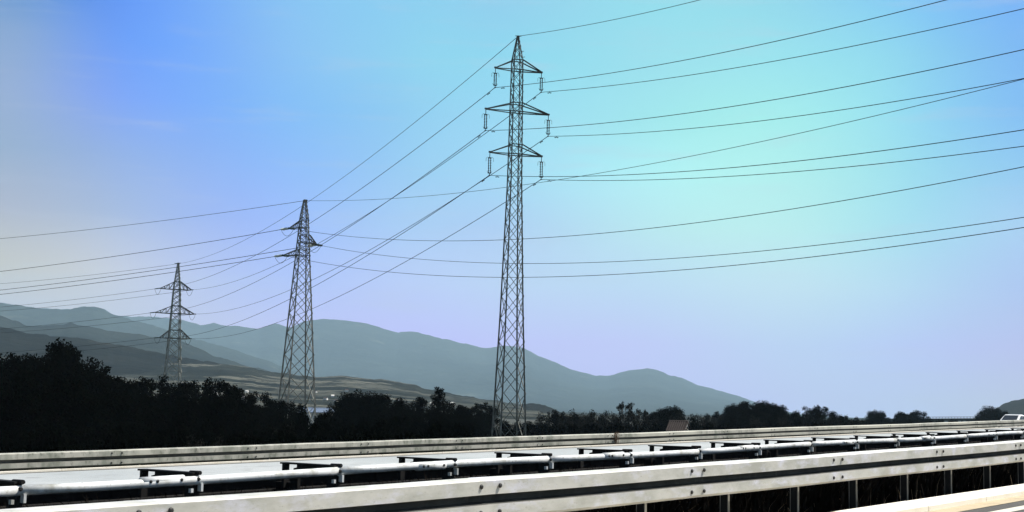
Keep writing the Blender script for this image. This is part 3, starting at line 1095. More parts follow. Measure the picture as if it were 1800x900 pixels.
def hill_mat(name, base, forest, clear, scale, fields=None):
    m = bpy.data.materials.new(name)
    m.use_nodes = True
    nt = m.node_tree
    b = nt.nodes['Principled BSDF']
    b.inputs['Roughness'].default_value = 0.95
    b.inputs['Specular IOR Level'].default_value = 0.05
    g = nt.nodes.new('ShaderNodeNewGeometry')

    def noise(sc, det, ro=0.6):
        n = nt.nodes.new('ShaderNodeTexNoise')
        n.inputs['Scale'].default_value = sc
        n.inputs['Detail'].default_value = det
        n.inputs['Roughness'].default_value = ro
        nt.links.new(g.outputs['Position'], n.inputs['Vector'])
        return n.outputs[0]

    def mix(f, a, c):
        x = nt.nodes.new('ShaderNodeMix'); x.data_type = 'RGBA'
        nt.links.new(f, x.inputs[0])
        for i, v in ((6, a), (7, c)):
            if isinstance(v, tuple): x.inputs[i].default_value = (*v, 1)
            else: nt.links.new(v, x.inputs[i])
        return x.outputs[2]

    def rng(v, lo, hi):
        r = nt.nodes.new('ShaderNodeMapRange')
        r.inputs[1].default_value = lo; r.inputs[2].default_value = hi
        nt.links.new(v, r.inputs[0])
        return r.outputs[0]
    c = mix(rng(noise(scale, 8), 0.42, 0.6), base, forest)
    c = mix(rng(noise(scale * 2.3, 6, 0.7), 0.60, 0.68), c, clear)
    if fields:
        vo = nt.nodes.new('ShaderNodeTexVoronoi')
        vo.inputs['Scale'].default_value = fields[0]
        mp_ = nt.nodes.new('ShaderNodeMapping')
        mp_.inputs['Scale'].default_value = (1, 1.9, 0.5)
        mp_.inputs['Rotation'].default_value = (0, 0, 0.35)
        nt.links.new(g.outputs['Position'], mp_.inputs[0])
        nt.links.new(mp_.outputs[0], vo.inputs['Vector'])
        sp = nt.nodes.new('ShaderNodeSeparateColor')
        nt.links.new(vo.outputs['Color'], sp.inputs[0])
        c = mix(rng(sp.outputs[0], 0.55, 0.62), c, fields[1])
        c = mix(rng(sp.outputs[1], 0.72, 0.78), c, fields[2])
        c = mix(rng(noise(fields[0] * 5, 5, 0.75), 0.50, 0.56), c, forest)
        c = mix(rng(noise(fields[0] * 22, 4, 0.8), 0.56, 0.60), c, forest)
    nt.links.new(c, b.inputs['Base Color'])
    n = nt.nodes.new('ShaderNodeBump')
    n.inputs['Strength'].default_value = 0.8
    n.inputs['Distance'].default_value = 0.10 / scale
    nt.links.new(noise(scale * 2.5, 9, 0.62), n.inputs['Height'])
    nt.links.new(n.outputs[0], b.inputs['Normal'])
    return m


def hill(name, label, crest, D, base_f, m, seed, rough=0.25, crest_amp=0.0012, far=1.35, x0=-350, x1=2150, step=6, floor=-4.0, shape=1.25):
    xs = np.arange(x0, x1 + 1, step)
    cx, cy = zip(*crest)
    ys = np.interp(xs, cx, cy)
    ts = np.concatenate([np.linspace(0, 1, 46), np.linspace(1.05, 1.9, 7)])
    V = []
    jag = (fbm(xs * 0.09, xs * 0 + seed, seed + 50, 5) - 0.5)
    rows = len(ts)
    P = np.zeros((len(xs), 3))
    for i, (x, y) in enumerate(zip(xs, ys)):
        v = ray(float(x), float(y)); v = v * (D / v.y)
        P[i] = v
    dirn = P[:, :2] / P[:, 1:2]
    zc = P[:, 2] + jag * D * crest_amp * 2
    verts = np.zeros((rows, len(xs), 3))
    for j, t in enumerate(ts):
        if t <= 1:
            Y = D * (base_f + (1 - base_f) * t)
            prof = t ** shape
        else:
            Y = D * (1 + (far - 1) * (t - 1) / 0.9)
            prof = math.cos((t - 1) / 0.9 * math.pi / 2)
        X = dirn[:, 0] * Y
        nzv = fbm(X * (9.0 / D) + 3, Y * (5.0 / D) + 0 * X, seed, 6) - 0.5
        spur = nzv * rough * (4 * t * (1 - t) if t <= 1 else 0)
        z = floor + (np.maximum(zc, floor + 1) - floor) * np.clip(prof + spur, 0, 1.0) * (Y / D if t <= 1 else 1)
        if t == 0: z = z * 0 + floor - 3
        verts[j, :, 0] = X; verts[j, :, 1] = Y; verts[j, :, 2] = z
    nx = len(xs)
    me = bpy.data.meshes.new(name)
    faces = [(j * nx + i, j * nx + i + 1, (j + 1) * nx + i + 1, (j + 1) * nx + i) for j in range(rows - 1) for i in range(nx - 1)]
    me.from_pydata(verts.reshape(-1, 3).tolist(), [], faces)
    me.polygons.foreach_set('use_smooth', [True] * len(me.polygons))
    me.materials.append(m)
    o = bpy.data.objects.new(name, me)
    COL.objects.link(o)
    tag(o, label, kind='structure')
    return o, verts


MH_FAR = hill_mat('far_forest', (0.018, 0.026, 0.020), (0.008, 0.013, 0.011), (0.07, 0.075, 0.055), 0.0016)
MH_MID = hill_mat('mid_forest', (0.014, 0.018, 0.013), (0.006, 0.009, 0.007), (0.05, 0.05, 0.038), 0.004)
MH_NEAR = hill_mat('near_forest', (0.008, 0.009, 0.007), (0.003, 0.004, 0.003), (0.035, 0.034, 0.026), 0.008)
MH_FIELD = hill_mat('field_patches', (0.021, 0.024, 0.018), (0.007, 0.009, 0.007), (0.06, 0.06, 0.05), 0.009,
                    fields=(0.008, (0.10, 0.10, 0.08), (0.06, 0.062, 0.05)))
C1 = [(-350, 500), (0, 532), (35, 537), (64, 541), (107, 544), (128, 543), (144, 539), (165, 539.5), (184, 544), (200, 553), (227, 556.5), (293, 558), (318, 562.6), (354, 571.6),
      (375, 568), (402, 574), (414, 571.6), (444, 577), (455, 579), (467, 573), (486, 568.6), (500, 573), (512, 575), (530, 567), (553, 561), (569, 560), (617, 565), (644, 568),
      (672, 577.5), (697, 583.6), (733, 583), (769, 593), (811, 602.5), (858, 613), (883, 608), (900, 608), (920, 611), (950, 627.5), (995, 645), (1025, 656), (1050, 661),
      (1075, 659.5), (1105, 651), (1140, 647), (1152, 649), (1175, 659), (1200, 664.5), (1230, 678), (1270, 687.5), (1300, 697), (1340, 712), (1400, 727), (1500, 735), (2150, 748)]
C1A = [(x_, y_) for x_, y_ in C1 if x_ <= 200] + [(227, 561), (270, 572), (330, 592), (400, 612), (470, 634), (560, 668), (700, 720), (2150, 790)]
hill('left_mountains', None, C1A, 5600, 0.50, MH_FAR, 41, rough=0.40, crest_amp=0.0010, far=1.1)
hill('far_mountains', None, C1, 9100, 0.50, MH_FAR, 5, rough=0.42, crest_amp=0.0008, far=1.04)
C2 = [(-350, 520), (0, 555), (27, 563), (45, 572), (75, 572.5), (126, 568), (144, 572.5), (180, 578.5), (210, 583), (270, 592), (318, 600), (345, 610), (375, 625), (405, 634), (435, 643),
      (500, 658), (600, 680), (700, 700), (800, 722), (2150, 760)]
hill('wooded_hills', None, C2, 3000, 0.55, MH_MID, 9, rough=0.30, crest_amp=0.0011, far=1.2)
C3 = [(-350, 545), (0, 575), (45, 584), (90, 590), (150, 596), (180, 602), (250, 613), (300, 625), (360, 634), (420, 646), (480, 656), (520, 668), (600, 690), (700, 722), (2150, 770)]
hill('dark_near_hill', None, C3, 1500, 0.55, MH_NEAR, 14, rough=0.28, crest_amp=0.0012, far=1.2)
C4 = [(-350, 640), (0, 640), (330, 640), (390, 640), (435, 645), (478, 654), (555, 662), (600, 661), (644, 665), (686, 668), (722, 675), (750, 683), (783, 690), (839, 700), (895, 707),
      (930, 713), (1000, 727), (1100, 740), (2150, 780)]
oF, vF = hill('field_slope', None, C4, 1400, 0.42, MH_FIELD, 21, rough=0.20, crest_amp=0.0010, far=1.2, shape=1.0)
C5 = [(-350, 760), (860, 735), (900, 716), (920, 710), (940, 709), (957, 711), (975, 719), (990, 727), (1010, 740), (2150, 780)]
hill('low_dark_hill', None, C5, 1300, 0.7, MH_NEAR, 27, rough=0.2, crest_amp=0.0008, far=1.2, x0=820, x1=1060, step=3)
C6 = [(1600, 760), (1700, 741), (1745, 722), (1760, 712.5), (1775, 706), (1795, 701), (1850, 684), (1950, 665), (2150, 655)]
hill('right_hill', None, C6, 1700, 0.6, MH_NEAR, 31, rough=0.2, crest_amp=0.0012, far=1.2, x0=1640, x1=2150, step=3)


def on_field(x, t):
    """point on the field slope below picture column x; t = 0 foot, 1 crest"""
    i = int(np.clip((x + 350) / 6, 0, vF.shape[1] - 1))
    j = int(np.clip(t * 45, 0, 45))
    return Vector([float(c) for c in vF[j, i]])


# ------------------------------------------------------------------ houses
def house(name, label, loc, rz, w, d, h, rh, mw, mroof, window=True, chim=False, cat='house', group=None):
    root = empty(name, loc, rz)
    tag(root, label, cat, group)
    b = MB()
    vs = [(-w / 2, -d / 2, -0.5), (w / 2, -d / 2, -0.5), (w / 2, d / 2, -0.5), (-w / 2, d / 2, -0.5), (-w / 2, -d / 2, h), (w / 2, -d / 2, h), (w / 2, d / 2, h), (-w / 2, d / 2, h), (-w / 2, 0, h + rh), (w / 2, 0, h + rh)]
    b.add(vs, [(0, 1, 5, 4), (2, 3, 7, 6), (1, 2, 6, 9, 5), (3, 0, 4, 8, 7), (0, 3, 2, 1)])
    b.build('wall', mw, root)
    b = MB()
    ov = 0.06 * w
    n = 12 if w < 8 else 4
    for sg in (-1, 1):
        e0 = Vector((0, sg * (d / 2 + ov), h - ov * rh / (d / 2)))
        r0 = Vector((0, 0, h + rh))
        X = Vector((1, 0, 0))
        dn = (e0 - r0).normalized()
        nn = X.cross(dn) * (-sg)
        if nn.z < 0: nn = -nn
        b.box((e0 + r0) / 2 + nn * 0.06, w + 2 * ov, (e0 - r0).length, 0.08, X, dn, nn)
        if window and w < 8:       # rows of clay tiles
            for k in range(int((w + 2 * ov) / 0.24)):
                xk = -w / 2 - ov + 0.12 + k * 0.24
                b.tube([r0 + X * xk + nn * 0.11, e0 + X * xk + nn * 0.11], 0.07, 6)
            for k in range(1, 8):
                q = r0.lerp(e0, k / 8)
                b.box(q + nn * 0.15, w + 2 * ov, 0.03, 0.05, X, dn, nn)
    b.tube([(-w / 2 - ov, 0, h + rh + 0.12), (w / 2 + ov, 0, h + rh + 0.12)], 0.12, 8)
    rf = b.build('roof', mroof, root)
    if chim:
        b = MB(); b.box((w * 0.42, 0.1, h + rh + 0.25), 0.4, 0.4, 0.6); b.box((w * 0.42, 0.1, h + rh + 0.58), 0.5, 0.5, 0.08)
        b.build('chimney', M_PLASTER, rf)
    if window:
        for sx in (-0.25, 0.25):
            b = MB(); b.box((sx * w, -d / 2 - 0.01, h * 0.55), w * 0.14, 0.06, h * 0.35)
            b.build('window', M_WIN, root)
    return root


# roof peeping over the far guardrail
A = at_depth(1193, 741, 150.0)
house('house', 'small house with a brown tiled roof and white gable peeping over the far guardrail', (A.x, A.y, -4.05), rad(-24), 1.9, 2.4, 2.1, 0.95, M_PLASTER, M_ROOF)
A = at_depth(558, 716, 215.0)
house('shed', 'low shed with a pale bluish roof beside the foot of the middle pylon', (A.x, A.y, -4.0), rad(-8), 4.2, 4.0, 2.9, 0.5, M_PLASTER, M_BLUE, cat='shed')
spots = [(372, .30), (384, .34), (398, .36), (420, .28), (432, .30), (441, .40), (455, .35), (468, .28), (576, .34), (586, .40), (597, .30), (640, .36), (676, .30), (700, .42), (560, .52), (612, .55), (745, .34), (762, .42), (800, .5)]
for i, (x, t) in enumerate(spots):
    P = on_field(x, t)
    sc = random.uniform(0.75, 1.2)
    house('village_house', 'tiny pale village house scattered on the far field slope', P, random.uniform(-0.8, 0.8), 2.4 * sc, 2.0 * sc, 1.2 * sc, 0.5, M_PLASTER, random.choice([M_ROOF, M_ROOF, M_PLASTER]),
          window=False, group='tiny pale village houses on the far slope')

# ------------------------------------------------------------------ far road bridge
A = at_depth(1575, 736, 400.0); Bq = at_depth(1760, 734.5, 400.0)
br = empty('road_bridge', (A.x, A.y, -4))
tag(br, 'long low dark bridge with a thin railing between the trees on the right horizon', 'bridge')
L0 = Vector(br.location)
dd = (Bq - A); Lb = dd.length; dd.normalize()
zz = Vector((0, 0, 1)); nb = Vector((-dd.y, dd.x, 0)).normalized()


def bsh(o):
    o.matrix_parent_inverse = Matrix.Translation(-L0); return o


b = MB(); b.box((A + Bq) / 2 - zz * 0.45 + nb * 4, Lb, 8, 0.7, dd, nb, dd.cross(nb)); bsh(b.build('deck', M_CONC, br))
b = MB()
b.beam(A + zz * 0.42, Bq + zz * 0.42, 0.09); b.beam(A + zz * 0.15, Bq + zz * 0.15, 0.05)
for i in range(int(Lb / 0.9)):
    q = A + dd * (i * 0.9)
    b.beam(q - zz * 0.1, q + zz * 0.42, 0.08)
bsh(b.build('railing', M_CONC, br))
for i in range(6):
    b = MB(); q = A + dd * (Lb * (i + 0.5) / 6) + nb * 4
    b.box(q - zz * 2.6, 0.9, 6, 3.6, dd, nb, zz)
    bsh(b.build('pier', M_CONC, br))
# dark board standing on the bridge side
A2 = at_depth(1603, 736, 330.0)
sg = empty('sign_board', (A2.x, A2.y, -4)); tag(sg, 'small dark rectangular board on posts left of a round tree near the bridge', 'sign')
b = MB(); b.box((0, 0, 4.7), 0.85, 0.08, 1.5); b.build('panel', M_SIGN, sg)
for q in (-0.3, 0.3):
    b = MB(); b.beam((q, 0.1, -0.3), (q, 0.1, 5.2), 0.09); b.build('post', M_SIGN, sg)

# ------------------------------------------------------------------ car on the slip road
cx = RD * 112 + RN * 36.2
cr_ = empty('car', (cx.x + 0.2, cx.y, -0.965), math.atan2(RD.y, RD.x) + math.pi)
tag(cr_, 'white car half hidden behind the far guardrail at the right edge', 'car')


def loft(secs, name, m, parent, smooth=True):
    b = MB()
    n = len(secs[0])
    for s_ in secs: b.v.extend(s_)
    for i in range(len(secs) - 1):
        for k in range(n):
            k2 = (k + 1) % n
            b.f.append((i * n + k, (i + 1) * n + k, (i + 1) * n + k2, i * n + k2)); b.mi.append(0)
    b.f.append(tuple(range(n))); b.mi.append(0)
    b.f.append(tuple(reversed(range((len(secs) - 1) * n, len(secs) * n)))); b.mi.append(0)
    return b.build(name, m, parent)


def csec(x, w, z0, z1, r):
    return [(x, -w, z0 + r), (x, -w + r, z0), (x, w - r, z0), (x, w, z0 + r), (x, w, z1 - r), (x, w - r, z1), (x, -w + r, z1), (x, -w, z1 - r)]


body = loft([csec(x, w, z0, z1, r) for x, w, z0, z1, r in ((-2.1, .70, .35, .75, .08), (-2.0, .82, .25, .90, .1), (-1.2, .86, .22, .95, .1), (0.5, .87, .22, .95, .1), (1.3, .86, .22, .88, .12), (1.95, .78, .25, .78, .1), (2.1, .66, .35, .66, .08))], 'body', M_CAR, cr_)
loft([csec(x, w, z0, z1, r) for x, w, z0, z1, r in ((-1.75, .72, .90, .98, .03), (-1.25, .66, .90, 1.38, .08), (-0.6, .65, .90, 1.46, .1), (0.1, .66, .90, 1.44, .1), (0.95, .74, .90, .97, .03))], 'cabin', M_CAR, cr_)
b = MB()
for sg_ in (-1, 1):
    vs = [(-1.15, sg_ * .70, 1.02), (-0.3, sg_ * .705, 1.02), (-0.3, sg_ * .67, 1.34), (-1.05, sg_ * .67, 1.32)]
    b.add(vs, [(0, 1, 2, 3)])
    vs = [(-0.2, sg_ * .705, 1.02), (0.62, sg_ * .715, 1.02), (0.12, sg_ * .67, 1.33), (-0.2, sg_ * .67, 1.34)]
    b.add(vs, [(0, 1, 2, 3)])
b.add([(0.92, -.6, 1.02), (0.92, .6, 1.02), (0.22, .55, 1.39), (0.22, -.55, 1.39)], [(0, 1, 2, 3)])
b.add([(-1.70, -.6, 1.05), (-1.70, .6, 1.05), (-1.30, .55, 1.35), (-1.30, -.55, 1.35)], [(0, 1, 2, 3)])
b.build('window', M_WIN, cr_)
for wx in (-1.3, 1.3):
    for wy in (-0.80, 0.80):
        b = MB(); b.tube([(wx, wy - 0.09, .31), (wx, wy + 0.09, .31)], 0.31, 20)
        o = b.build('wheel', M_TYRE, cr_)
        b = MB(); b.tube([(wx, wy - 0.1, .31), (wx, wy + 0.1, .31)], 0.18, 14); b.build('rim', M_RAIL, o)
for wy in (-0.6, 0.6):
    b = MB(); b.box((2.03, wy, .62), 0.1, 0.28, 0.14); b.build('headlight', M_INS, cr_)
    b = MB(); b.box((-2.03, wy, .74), 0.1, 0.24, 0.14); b.build('taillight', M_LAMP, cr_)


# ------------------------------------------------------------------ trees
def leaf_mesh(name, centers, radii, n_per, leaf, seed, m, flat=0.8):
    r = np.random.default_rng(seed)
    P = []
    for c, rr in zip(centers, radii):
        k = int(n_per * rr ** 2)
        d = r.normal(size=(k, 3)); d /= np.linalg.norm(d, axis=1)[:, None]
        q = r.random(k) ** 0.45
        pts = np.array(c) + d * (rr * q)[:, None] * np.array([1, 1, flat]) + r.normal(size=(k, 3)) * rr * 0.07
        P.append(pts)
    P = np.concatenate(P)
    n = len(P)
    a = r.normal(size=(n, 3)); a /= np.linalg.norm(a, axis=1)[:, None]
    t = r.normal(size=(n, 3)); b_ = np.cross(a, t); b_ /= np.linalg.norm(b_, axis=1)[:, None]
    sz = leaf * r.uniform(0.6, 1.5, n)[:, None]
    V = np.stack([P - a * sz, P + b_ * sz * 0.55, P + a * sz, P - b_ * sz * 0.55], 1)
    me = bpy.data.meshes.new(name)
    me.vertices.add(4 * n)
    me.vertices.foreach_set('co', V.reshape(-1))
    me.loops.add(4 * n)
    me.loops.foreach_set('vertex_index', np.arange(4 * n, dtype=np.int32))
    me.polygons.add(n)
    me.polygons.foreach_set('loop_start', np.arange(0, 4 * n, 4, dtype=np.int32))
    me.update(calc_edges=True)
    me.materials.append(m)
    return me


def tree_variant(kind, seed):
    """unit tree: about 1 high, trunk and crown meshes"""
    r = random.Random(seed)
    cs, rs = [], []
    tr = MB()
    if kind == 'broad':
        tr.tube([(0, 0, -0.06), (0.01, 0, 0.15), (0.0, 0.01, 0.42)], [0.035, 0.028, 0.016], 7)
        for k in range(46):
            a = r.uniform(0, 6.283); zz_ = r.uniform(0.16, 0.93)
            w = 0.36 * math.sqrt(max(0.02, 1 - ((zz_ - 0.5) / 0.48) ** 2)) * r.uniform(0.35, 1.0)
            c = (math.cos(a) * w, math.sin(a) * w, zz_)
            cs.append(c); rs.append(r.uniform(0.075, 0.145) * (1.15 - 0.45 * zz_))
        for k in range(9):
            c = cs[k * 3]
            tr.tube([(0, 0, 0.15 + 0.03 * k), (c[0] * 0.5, c[1] * 0.5, (c[2] + 0.2 + 0.03 * k) / 2), c], [0.014, 0.009, 0.003], 5)
        for k in range(8):
            cs.append((r.uniform(-.12, .12), r.uniform(-.12, .12), r.uniform(.25, .7))); rs.append(0.17)
    elif kind == 'dome':
        tr.tube([(0, 0, -0.06), (0.01, 0, 0.15), (0.0, 0.01, 0.5)], [0.035, 0.028, 0.014], 7)
        for k in range(80):
            zq = r.uniform(-0.55, 1.0); a = k * 2.399
            w = math.sqrt(1 - zq * zq) * 0.36 * r.uniform(0.8, 1.08)
            cs.append((math.cos(a) * w, math.sin(a) * w, 0.47 + zq * 0.42 * r.uniform(0.86, 1.04))); rs.append(r.uniform(0.07, 0.13))
        for k in range(16):
            cs.append((r.uniform(-.2, .2), r.uniform(-.2, .2), r.uniform(.25, .72))); rs.append(0.17)
        for k in range(8):
            c = cs[k * 5]
            tr.tube([(0, 0, 0.2 + 0.03 * k), c], [0.012, 0.003], 5)
    elif kind == 'pointed':
        tr.tube([(0, 0, -0.06), (0, 0, 0.95)], [0.03, 0.006], 7)
        for k in range(42):
            zz_ = 0.12 + 0.86 * (k / 42)
            a = k * 2.4
            w = 0.36 * (1 - zz_) ** 0.75 * r.uniform(0.55, 1.1)
            cs.append((math.cos(a) * w, math.sin(a) * w, zz_ * 0.98)); rs.append(0.05 + 0.09 * (1 - zz_))
            tr.tube([(0, 0, zz_ - 0.05), (math.cos(a) * w, math.sin(a) * w, zz_)], [0.006, 0.002], 4)
        for k in range(6):
            cs.append((0, 0, .2 + .1 * k)); rs.append(.14 - .015 * k)
    elif kind == 'bush':
        for k in range(5):
            a = k * 1.3
            tr.tube([(0, 0, -0.05), (math.cos(a) * 0.2, math.sin(a) * 0.2, 0.5)], [0.02, 0.006], 5)
        for k in range(30):
            a = r.uniform(0, 6.283); q = r.random() ** 0.5
            hh = (1 - q ** 2 * 0.6) * r.uniform(0.3, 0.92)
            cs.append((math.cos(a) * q * 0.62, math.sin(a) * q * 0.62, hh)); rs.append(r.uniform(0.12, 0.22))
    elif kind == 'sparse':
        tr.tube([(0, 0, -0.06), (0.02, 0, 0.35), (0.0, 0.02, 0.62)], [0.03, 0.022, 0.012], 7)

        def grow(p, d, L, rr, dep):
            e = p + d * L
            tr.tube([p, p.lerp(e, .5) + Vector((r.uniform(-.01, .01), r.uniform(-.01, .01), 0)), e], [rr, rr * .8, rr * .55], 5)
            if dep:
                for _ in range(3):
                    nd = (d + Vector((r.uniform(-.7, .7), r.uniform(-.7, .7), r.uniform(-.1, .6)))).normalized()
                    grow(p.lerp(e, r.uniform(.5, 1)), nd, L * 0.66, rr * 0.6, dep - 1)
            else:
                cs.append(tuple(e)); rs.append(0.035)
        for _ in range(7):
            a = r.uniform(0, 6.283)
            grow(Vector((0, 0, r.uniform(.3, .6))), Vector((math.cos(a) * .7, math.sin(a) * .7, 1)).normalized(), .2, .012, 3)
    return cs, rs, tr


VAR = {}
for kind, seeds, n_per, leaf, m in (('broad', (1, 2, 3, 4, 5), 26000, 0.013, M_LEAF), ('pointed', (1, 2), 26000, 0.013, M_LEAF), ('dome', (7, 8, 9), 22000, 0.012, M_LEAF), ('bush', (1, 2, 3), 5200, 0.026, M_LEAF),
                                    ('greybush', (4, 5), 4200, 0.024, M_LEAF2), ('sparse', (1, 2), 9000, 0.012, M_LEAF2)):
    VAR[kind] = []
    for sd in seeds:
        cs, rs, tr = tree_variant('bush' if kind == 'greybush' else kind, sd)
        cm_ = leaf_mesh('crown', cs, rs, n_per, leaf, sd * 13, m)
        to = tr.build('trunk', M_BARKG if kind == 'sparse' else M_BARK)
        tm = to.data
        bpy.data.objects.remove(to)
        VAR[kind].append((tm, cm_))


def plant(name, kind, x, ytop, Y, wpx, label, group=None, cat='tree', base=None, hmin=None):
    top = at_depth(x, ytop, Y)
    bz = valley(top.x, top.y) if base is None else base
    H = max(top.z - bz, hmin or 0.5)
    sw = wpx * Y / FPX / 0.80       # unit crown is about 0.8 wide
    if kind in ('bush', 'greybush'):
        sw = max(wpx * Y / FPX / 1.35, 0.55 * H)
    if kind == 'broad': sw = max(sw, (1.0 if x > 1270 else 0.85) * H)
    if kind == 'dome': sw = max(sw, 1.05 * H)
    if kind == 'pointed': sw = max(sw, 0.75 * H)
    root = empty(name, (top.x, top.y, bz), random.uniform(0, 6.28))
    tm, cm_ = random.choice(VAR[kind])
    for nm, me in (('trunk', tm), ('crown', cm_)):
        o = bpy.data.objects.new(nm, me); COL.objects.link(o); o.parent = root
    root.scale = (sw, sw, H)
    return tag(root, label, cat, group)


TREES = [
    ('tree', 'broad', 132, 596, 85, 64, 'tall dark tree with the highest crown at far left, above the thicket'),
    ('tree', 'broad', 110, 611, 88, 30, 'dark crown joined to the left side of the highest left tree'),
    ('tree', 'broad', 176, 637, 80, 24, 'small round dark crown just right of the highest left tree'),
    ('tree', 'broad', 72, 614, 92, 26, 'small pointed dark crown in the black thicket at far left'),
    ('tree', 'broad', 278, 651, 95, 56, 'dark tree in front of the left foot of the smallest pylon'),
    ('tree', 'broad', 348, 663, 90, 66, 'broad dark tree just right of the smallest pylon'),
    ('tree', 'broad', 385, 666, 84, 54, 'dark tree between the smallest and middle pylons, leaning against a broader one'),
    ('tree', 'broad', 412, 680, 78, 50, 'lower rounded dark tree at the right end of the left thicket'),
    ('tree', 'broad', 452, 686, 110, 26, 'small dark tree standing in the gap left of the middle pylon'),
    ('tree', 'broad', 490, 699, 100, 50, 'dark bushy tree in front of the left foot of the middle pylon'),
    ('tree', 'broad', 524, 705, 105, 46, 'dark bushy tree in front of the right foot of the middle pylon'),
    ('tree', 'broad', 598, 702, 120, 36, 'low dark tree at the left edge of the broad tree in mid picture'),
    ('tree', 'dome', 634, 680, 118, 58, 'broad dark tree right of the middle pylon, left half of its clump'),
    ('tree', 'dome', 682, 683, 118, 70, 'broad dark tree right of the middle pylon, right half of its clump'),
    ('tree', 'pointed', 772, 677, 112, 84, 'dark tree with a pointed tip halfway between the middle and tallest pylons'),
    ('tree', 'broad', 742, 696, 114, 44, 'dark shoulder tree left of the pointed one'),
    ('tree', 'broad', 800, 700, 110, 36, 'dark shoulder tree right of the pointed one'),
    ('tree', 'broad', 852, 702, 146, 26, 'small dark tree touching the left leg of the tallest pylon'),
    ('tree', 'broad', 832, 714, 122, 50, 'low dark tree between the pointed tree and the tallest pylon'),
    ('tree', 'dome', 1178, 709, 170, 54, 'round dark tree above the small tiled roof'),
    ('tree', 'dome', 1158, 717, 168, 36, 'lower dark crown left of the round tree above the tiled roof'),
    ('tree', 'dome', 1322, 697, 190, 62, 'largest round dark tree on the right, its left half'),
    ('tree', 'dome', 1355, 701, 185, 56, 'largest round dark tree clump on the right, its right half'),
    ('tree', 'dome', 1296, 706, 195, 36, 'dark shoulder tree left of the largest right tree'),
    ('tree', 'dome', 1388, 716, 200, 32, 'dark tree on the right slope of the largest right clump'),
    ('tree', 'broad', 1425, 711, 210, 40, 'ragged dark tree right of the largest right clump'),
    ('tree', 'broad', 1447, 712, 215, 26, 'narrow ragged dark tree beside another one on the right'),
    ('tree', 'dome', 1473, 724, 220, 28, 'low round dark tree on the right, before the first gap of sky'),
    ('tree', 'dome', 1541, 718, 270, 32, 'round dark tree standing alone left of the bridge'),
    ('tree', 'dome', 1587, 721, 300, 24, 'small dark tree just left of the dark board'),
    ('tree', 'dome', 1615, 719, 300, 28, 'small round dark tree just right of the dark board'),
    ('tree', 'dome', 1740, 711, 330, 48, 'wide round dark tree at the right end of the bridge'),
    ('tree', 'dome', 1758, 717, 330, 30, 'dark crown on the right flank of the wide tree by the bridge'),
    ('tree', 'sparse', 1100, 704, 165, 46, 'nearly bare grey-branched tree rising from the dark hedge in mid right'),
    ('tree', 'sparse', 1128, 714, 168, 36, 'low thin-leaved grey tree right of the nearly bare one'),
]
for t in TREES:
    plant(*t[:6], t[6])
GA = 'dark trees of the left thicket'
for i, (x, y, Y, w) in enumerate([(-60, 606, 90, 70), (-20, 612, 95, 60), (12, 612, 85, 54), (45, 622, 88, 50), (90, 620, 92, 54), (20, 632, 70, 60), (60, 636, 72, 60), (110, 630, 74, 60), (150, 635, 76, 50),
                                  (195, 652, 84, 44), (215, 662, 88, 50), (245, 668, 86, 50), (170, 660, 68, 56), (120, 660, 62, 64), (60, 662, 60, 64), (0, 660, 60, 64), (230, 686, 70, 60), (275, 690, 72, 60),
                                  (310, 668, 88, 50), (320, 694, 70, 56), (365, 692, 72, 56), (405, 700, 72, 50), (432, 698, 86, 40)]):
    plant('thicket_tree', 'broad', x, y, Y, w, 'dark tree merging into the black thicket that fills the lower left', GA)
GB = 'dark trees behind the guardrail in mid picture'
for i, (x, y, Y, w) in enumerate([(458, 706, 95, 40), (566, 724, 112, 40), (584, 716, 110, 36), (520, 722, 90, 50), (480, 722, 88, 46), (620, 712, 104, 56), (660, 708, 106, 60), (705, 712, 104, 44), (728, 714, 106, 40), (770, 712, 100, 60), (815, 716, 106, 44)]):
    plant('hedge_tree', 'broad', x, y, Y, w, 'low dark tree filling the hedge between the middle and tallest pylons', GB)
GC = 'dark shrubs hiding the ground behind the far guardrail'
x = -40
while x < 905:
    plant('shrub', 'bush', x, 712 + (x / 905) * 18 + random.uniform(-7, 6), random.uniform(66, 84) if x < 835 else random.uniform(138, 150), random.uniform(46, 64), 'black shrub in the unbroken dark hedge behind the left half of the far guardrail', GC, 'shrub')
    plant('shrub', 'bush', x + 11, 742 + random.uniform(-6, 5), random.uniform(48, 58) if x < 820 else random.uniform(138, 150), random.uniform(54, 72), 'black shrub in the unbroken dark hedge behind the left half of the far guardrail', GC, 'shrub')
    x += 27
x = 905
while x < 1500:
    g_ = random.random() < 0.45
    yt = 726 + random.uniform(-7, 3) if x < 1260 else 728 + random.uniform(-5, 3)
    if x < 955: yt = 736 + random.uniform(-4, 3)
    plant('shrub', 'greybush' if g_ else 'bush', x, yt, random.uniform(150, 185), random.uniform(34, 54), 'dark shrub of the low hedge line behind the right half of the far guardrail', 'dark shrubs of the right hedge line', 'shrub')
    if not (1150 < x < 1232):
        plant('shrub', 'bush', x + 8, 740 + random.uniform(-3, 3), random.uniform(105, 130) if x > 950 else random.uniform(138, 150), random.uniform(38, 54), 'dark shrub of the low hedge line behind the right half of the far guardrail', 'dark shrubs of the right hedge line', 'shrub')
    x += 17
for x in range(960, 1140, 15):
    plant('shrub', 'greybush', x, 719 + random.uniform(-4, 4), random.uniform(160, 175), random.uniform(28, 40), 'dark shrub of the low hedge line behind the right half of the far guardrail', 'dark shrubs of the right hedge line', 'shrub')
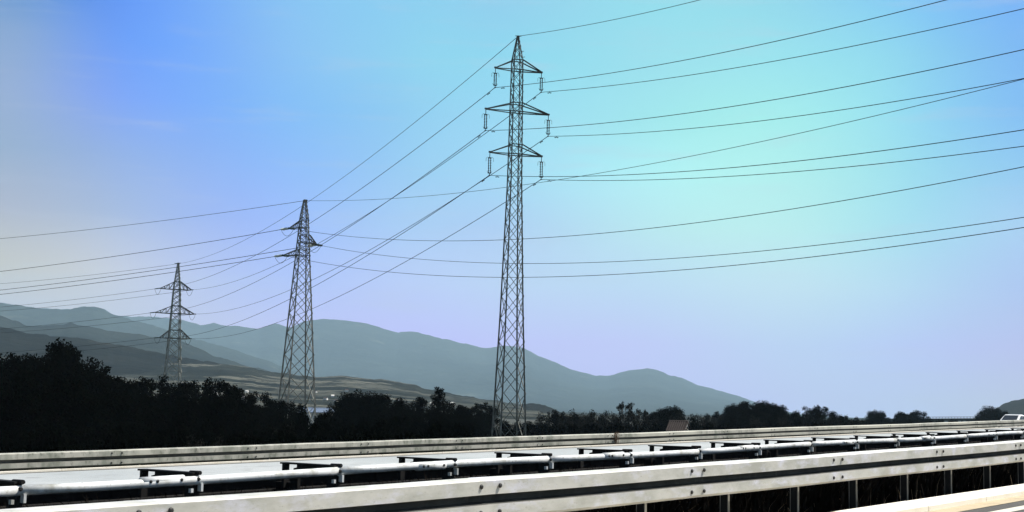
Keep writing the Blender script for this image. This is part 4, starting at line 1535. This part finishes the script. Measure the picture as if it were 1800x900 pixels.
for i, (x, y, w) in enumerate([(1285, 716, 40), (1305, 712, 44), (1340, 708, 50), (1372, 716, 44), (1400, 722, 40), (1415, 718, 40), (1440, 719, 40), (1462, 727, 36), (1490, 729, 36), (1510, 731, 30), (1240, 722, 40), (1262, 721, 40), (1218, 726, 36)]):
    plant('shrub', 'bush', x, y, 178 + (i % 4) * 6, w, 'dark full shrub in the dense dark growth around the largest right trees', 'dark shrubs around the right trees', 'shrub')
x = 1490
while x < 1800:
    plant('shrub', 'bush', x, 735 + random.uniform(-3, 2), random.uniform(230, 300), random.uniform(26, 40), 'tiny dark shrub along the horizon under the distant bridge', 'tiny shrubs along the right horizon', 'shrub')
    x += 12
for (x, y, Y, w) in ((470, 722, 100, 24), (445, 728, 95, 30), (505, 735, 80, 26), (350, 758, 52, 30), (400, 760, 50, 30), (440, 756, 52, 34)):
    plant('shrub', 'greybush', x, y, Y, w, 'greyish brown shrub at the edge of the dark hedge left of the middle pylon', 'greyish shrubs by the hedge', 'shrub')

# dry brown plant growing through the far guardrail
dp = empty('dry_plant', rp(31.6, 20.93, 0.10)); tag(dp, 'dry brown weed sticking up through the far guardrail right of the tallest pylon', 'plant')
r_ = random.Random(5)
b = MB()
for k in range(26):
    a = r_.uniform(0, 6.28); L = r_.uniform(0.2, 0.52)
    q = Vector((math.cos(a) * 0.16, math.sin(a) * 0.16, 1)).normalized()
    st = Vector((r_.uniform(-.1, .1), -0.06 + r_.uniform(-.05, .05), 0))
    b.tube([st, st + q * L * 0.6, st + q * L + Vector((r_.uniform(-.06, .06), r_.uniform(-.06, .06), 0))], [0.006, 0.005, 0.002], 4)
    for j in range(3):
        e = st + q * L * r_.uniform(.4, 1)
        b.tube([e, e + Vector((r_.uniform(-.07, .07), r_.uniform(-.07, .07), r_.uniform(-.01, .07)))], [0.005, 0.008], 4)
b.build('stem', M_DRY, dp); dp.scale = (0.75, 0.75, 0.8)

# ------------------------------------------------------------------ haze
HZ_TOP = 900.0
b = MB()
b.box((0, 0, (HZ_TOP - 12) / 2), 19900, 19900, HZ_TOP + 12)
hz = b.build('haze', None or bpy.data.materials.new('air_haze'))
hz['kind'] = 'stuff'
hm = hz.data.materials[0]
hm.use_nodes = True
hm.node_tree.nodes.clear()
pv = hm.node_tree.nodes.new('ShaderNodeVolumePrincipled')
pv.inputs['Color'].default_value = (0.58, 0.83, 1.0, 1)
pv.inputs['Density'].default_value = 0.000075
pv.inputs['Anisotropy'].default_value = 0.0
ho = hm.node_tree.nodes.new('ShaderNodeOutputMaterial')
hm.node_tree.links.new(pv.outputs[0], ho.inputs['Volume'])
SC.cycles.volume_bounces = 1
SC.cycles.max_bounces = 6
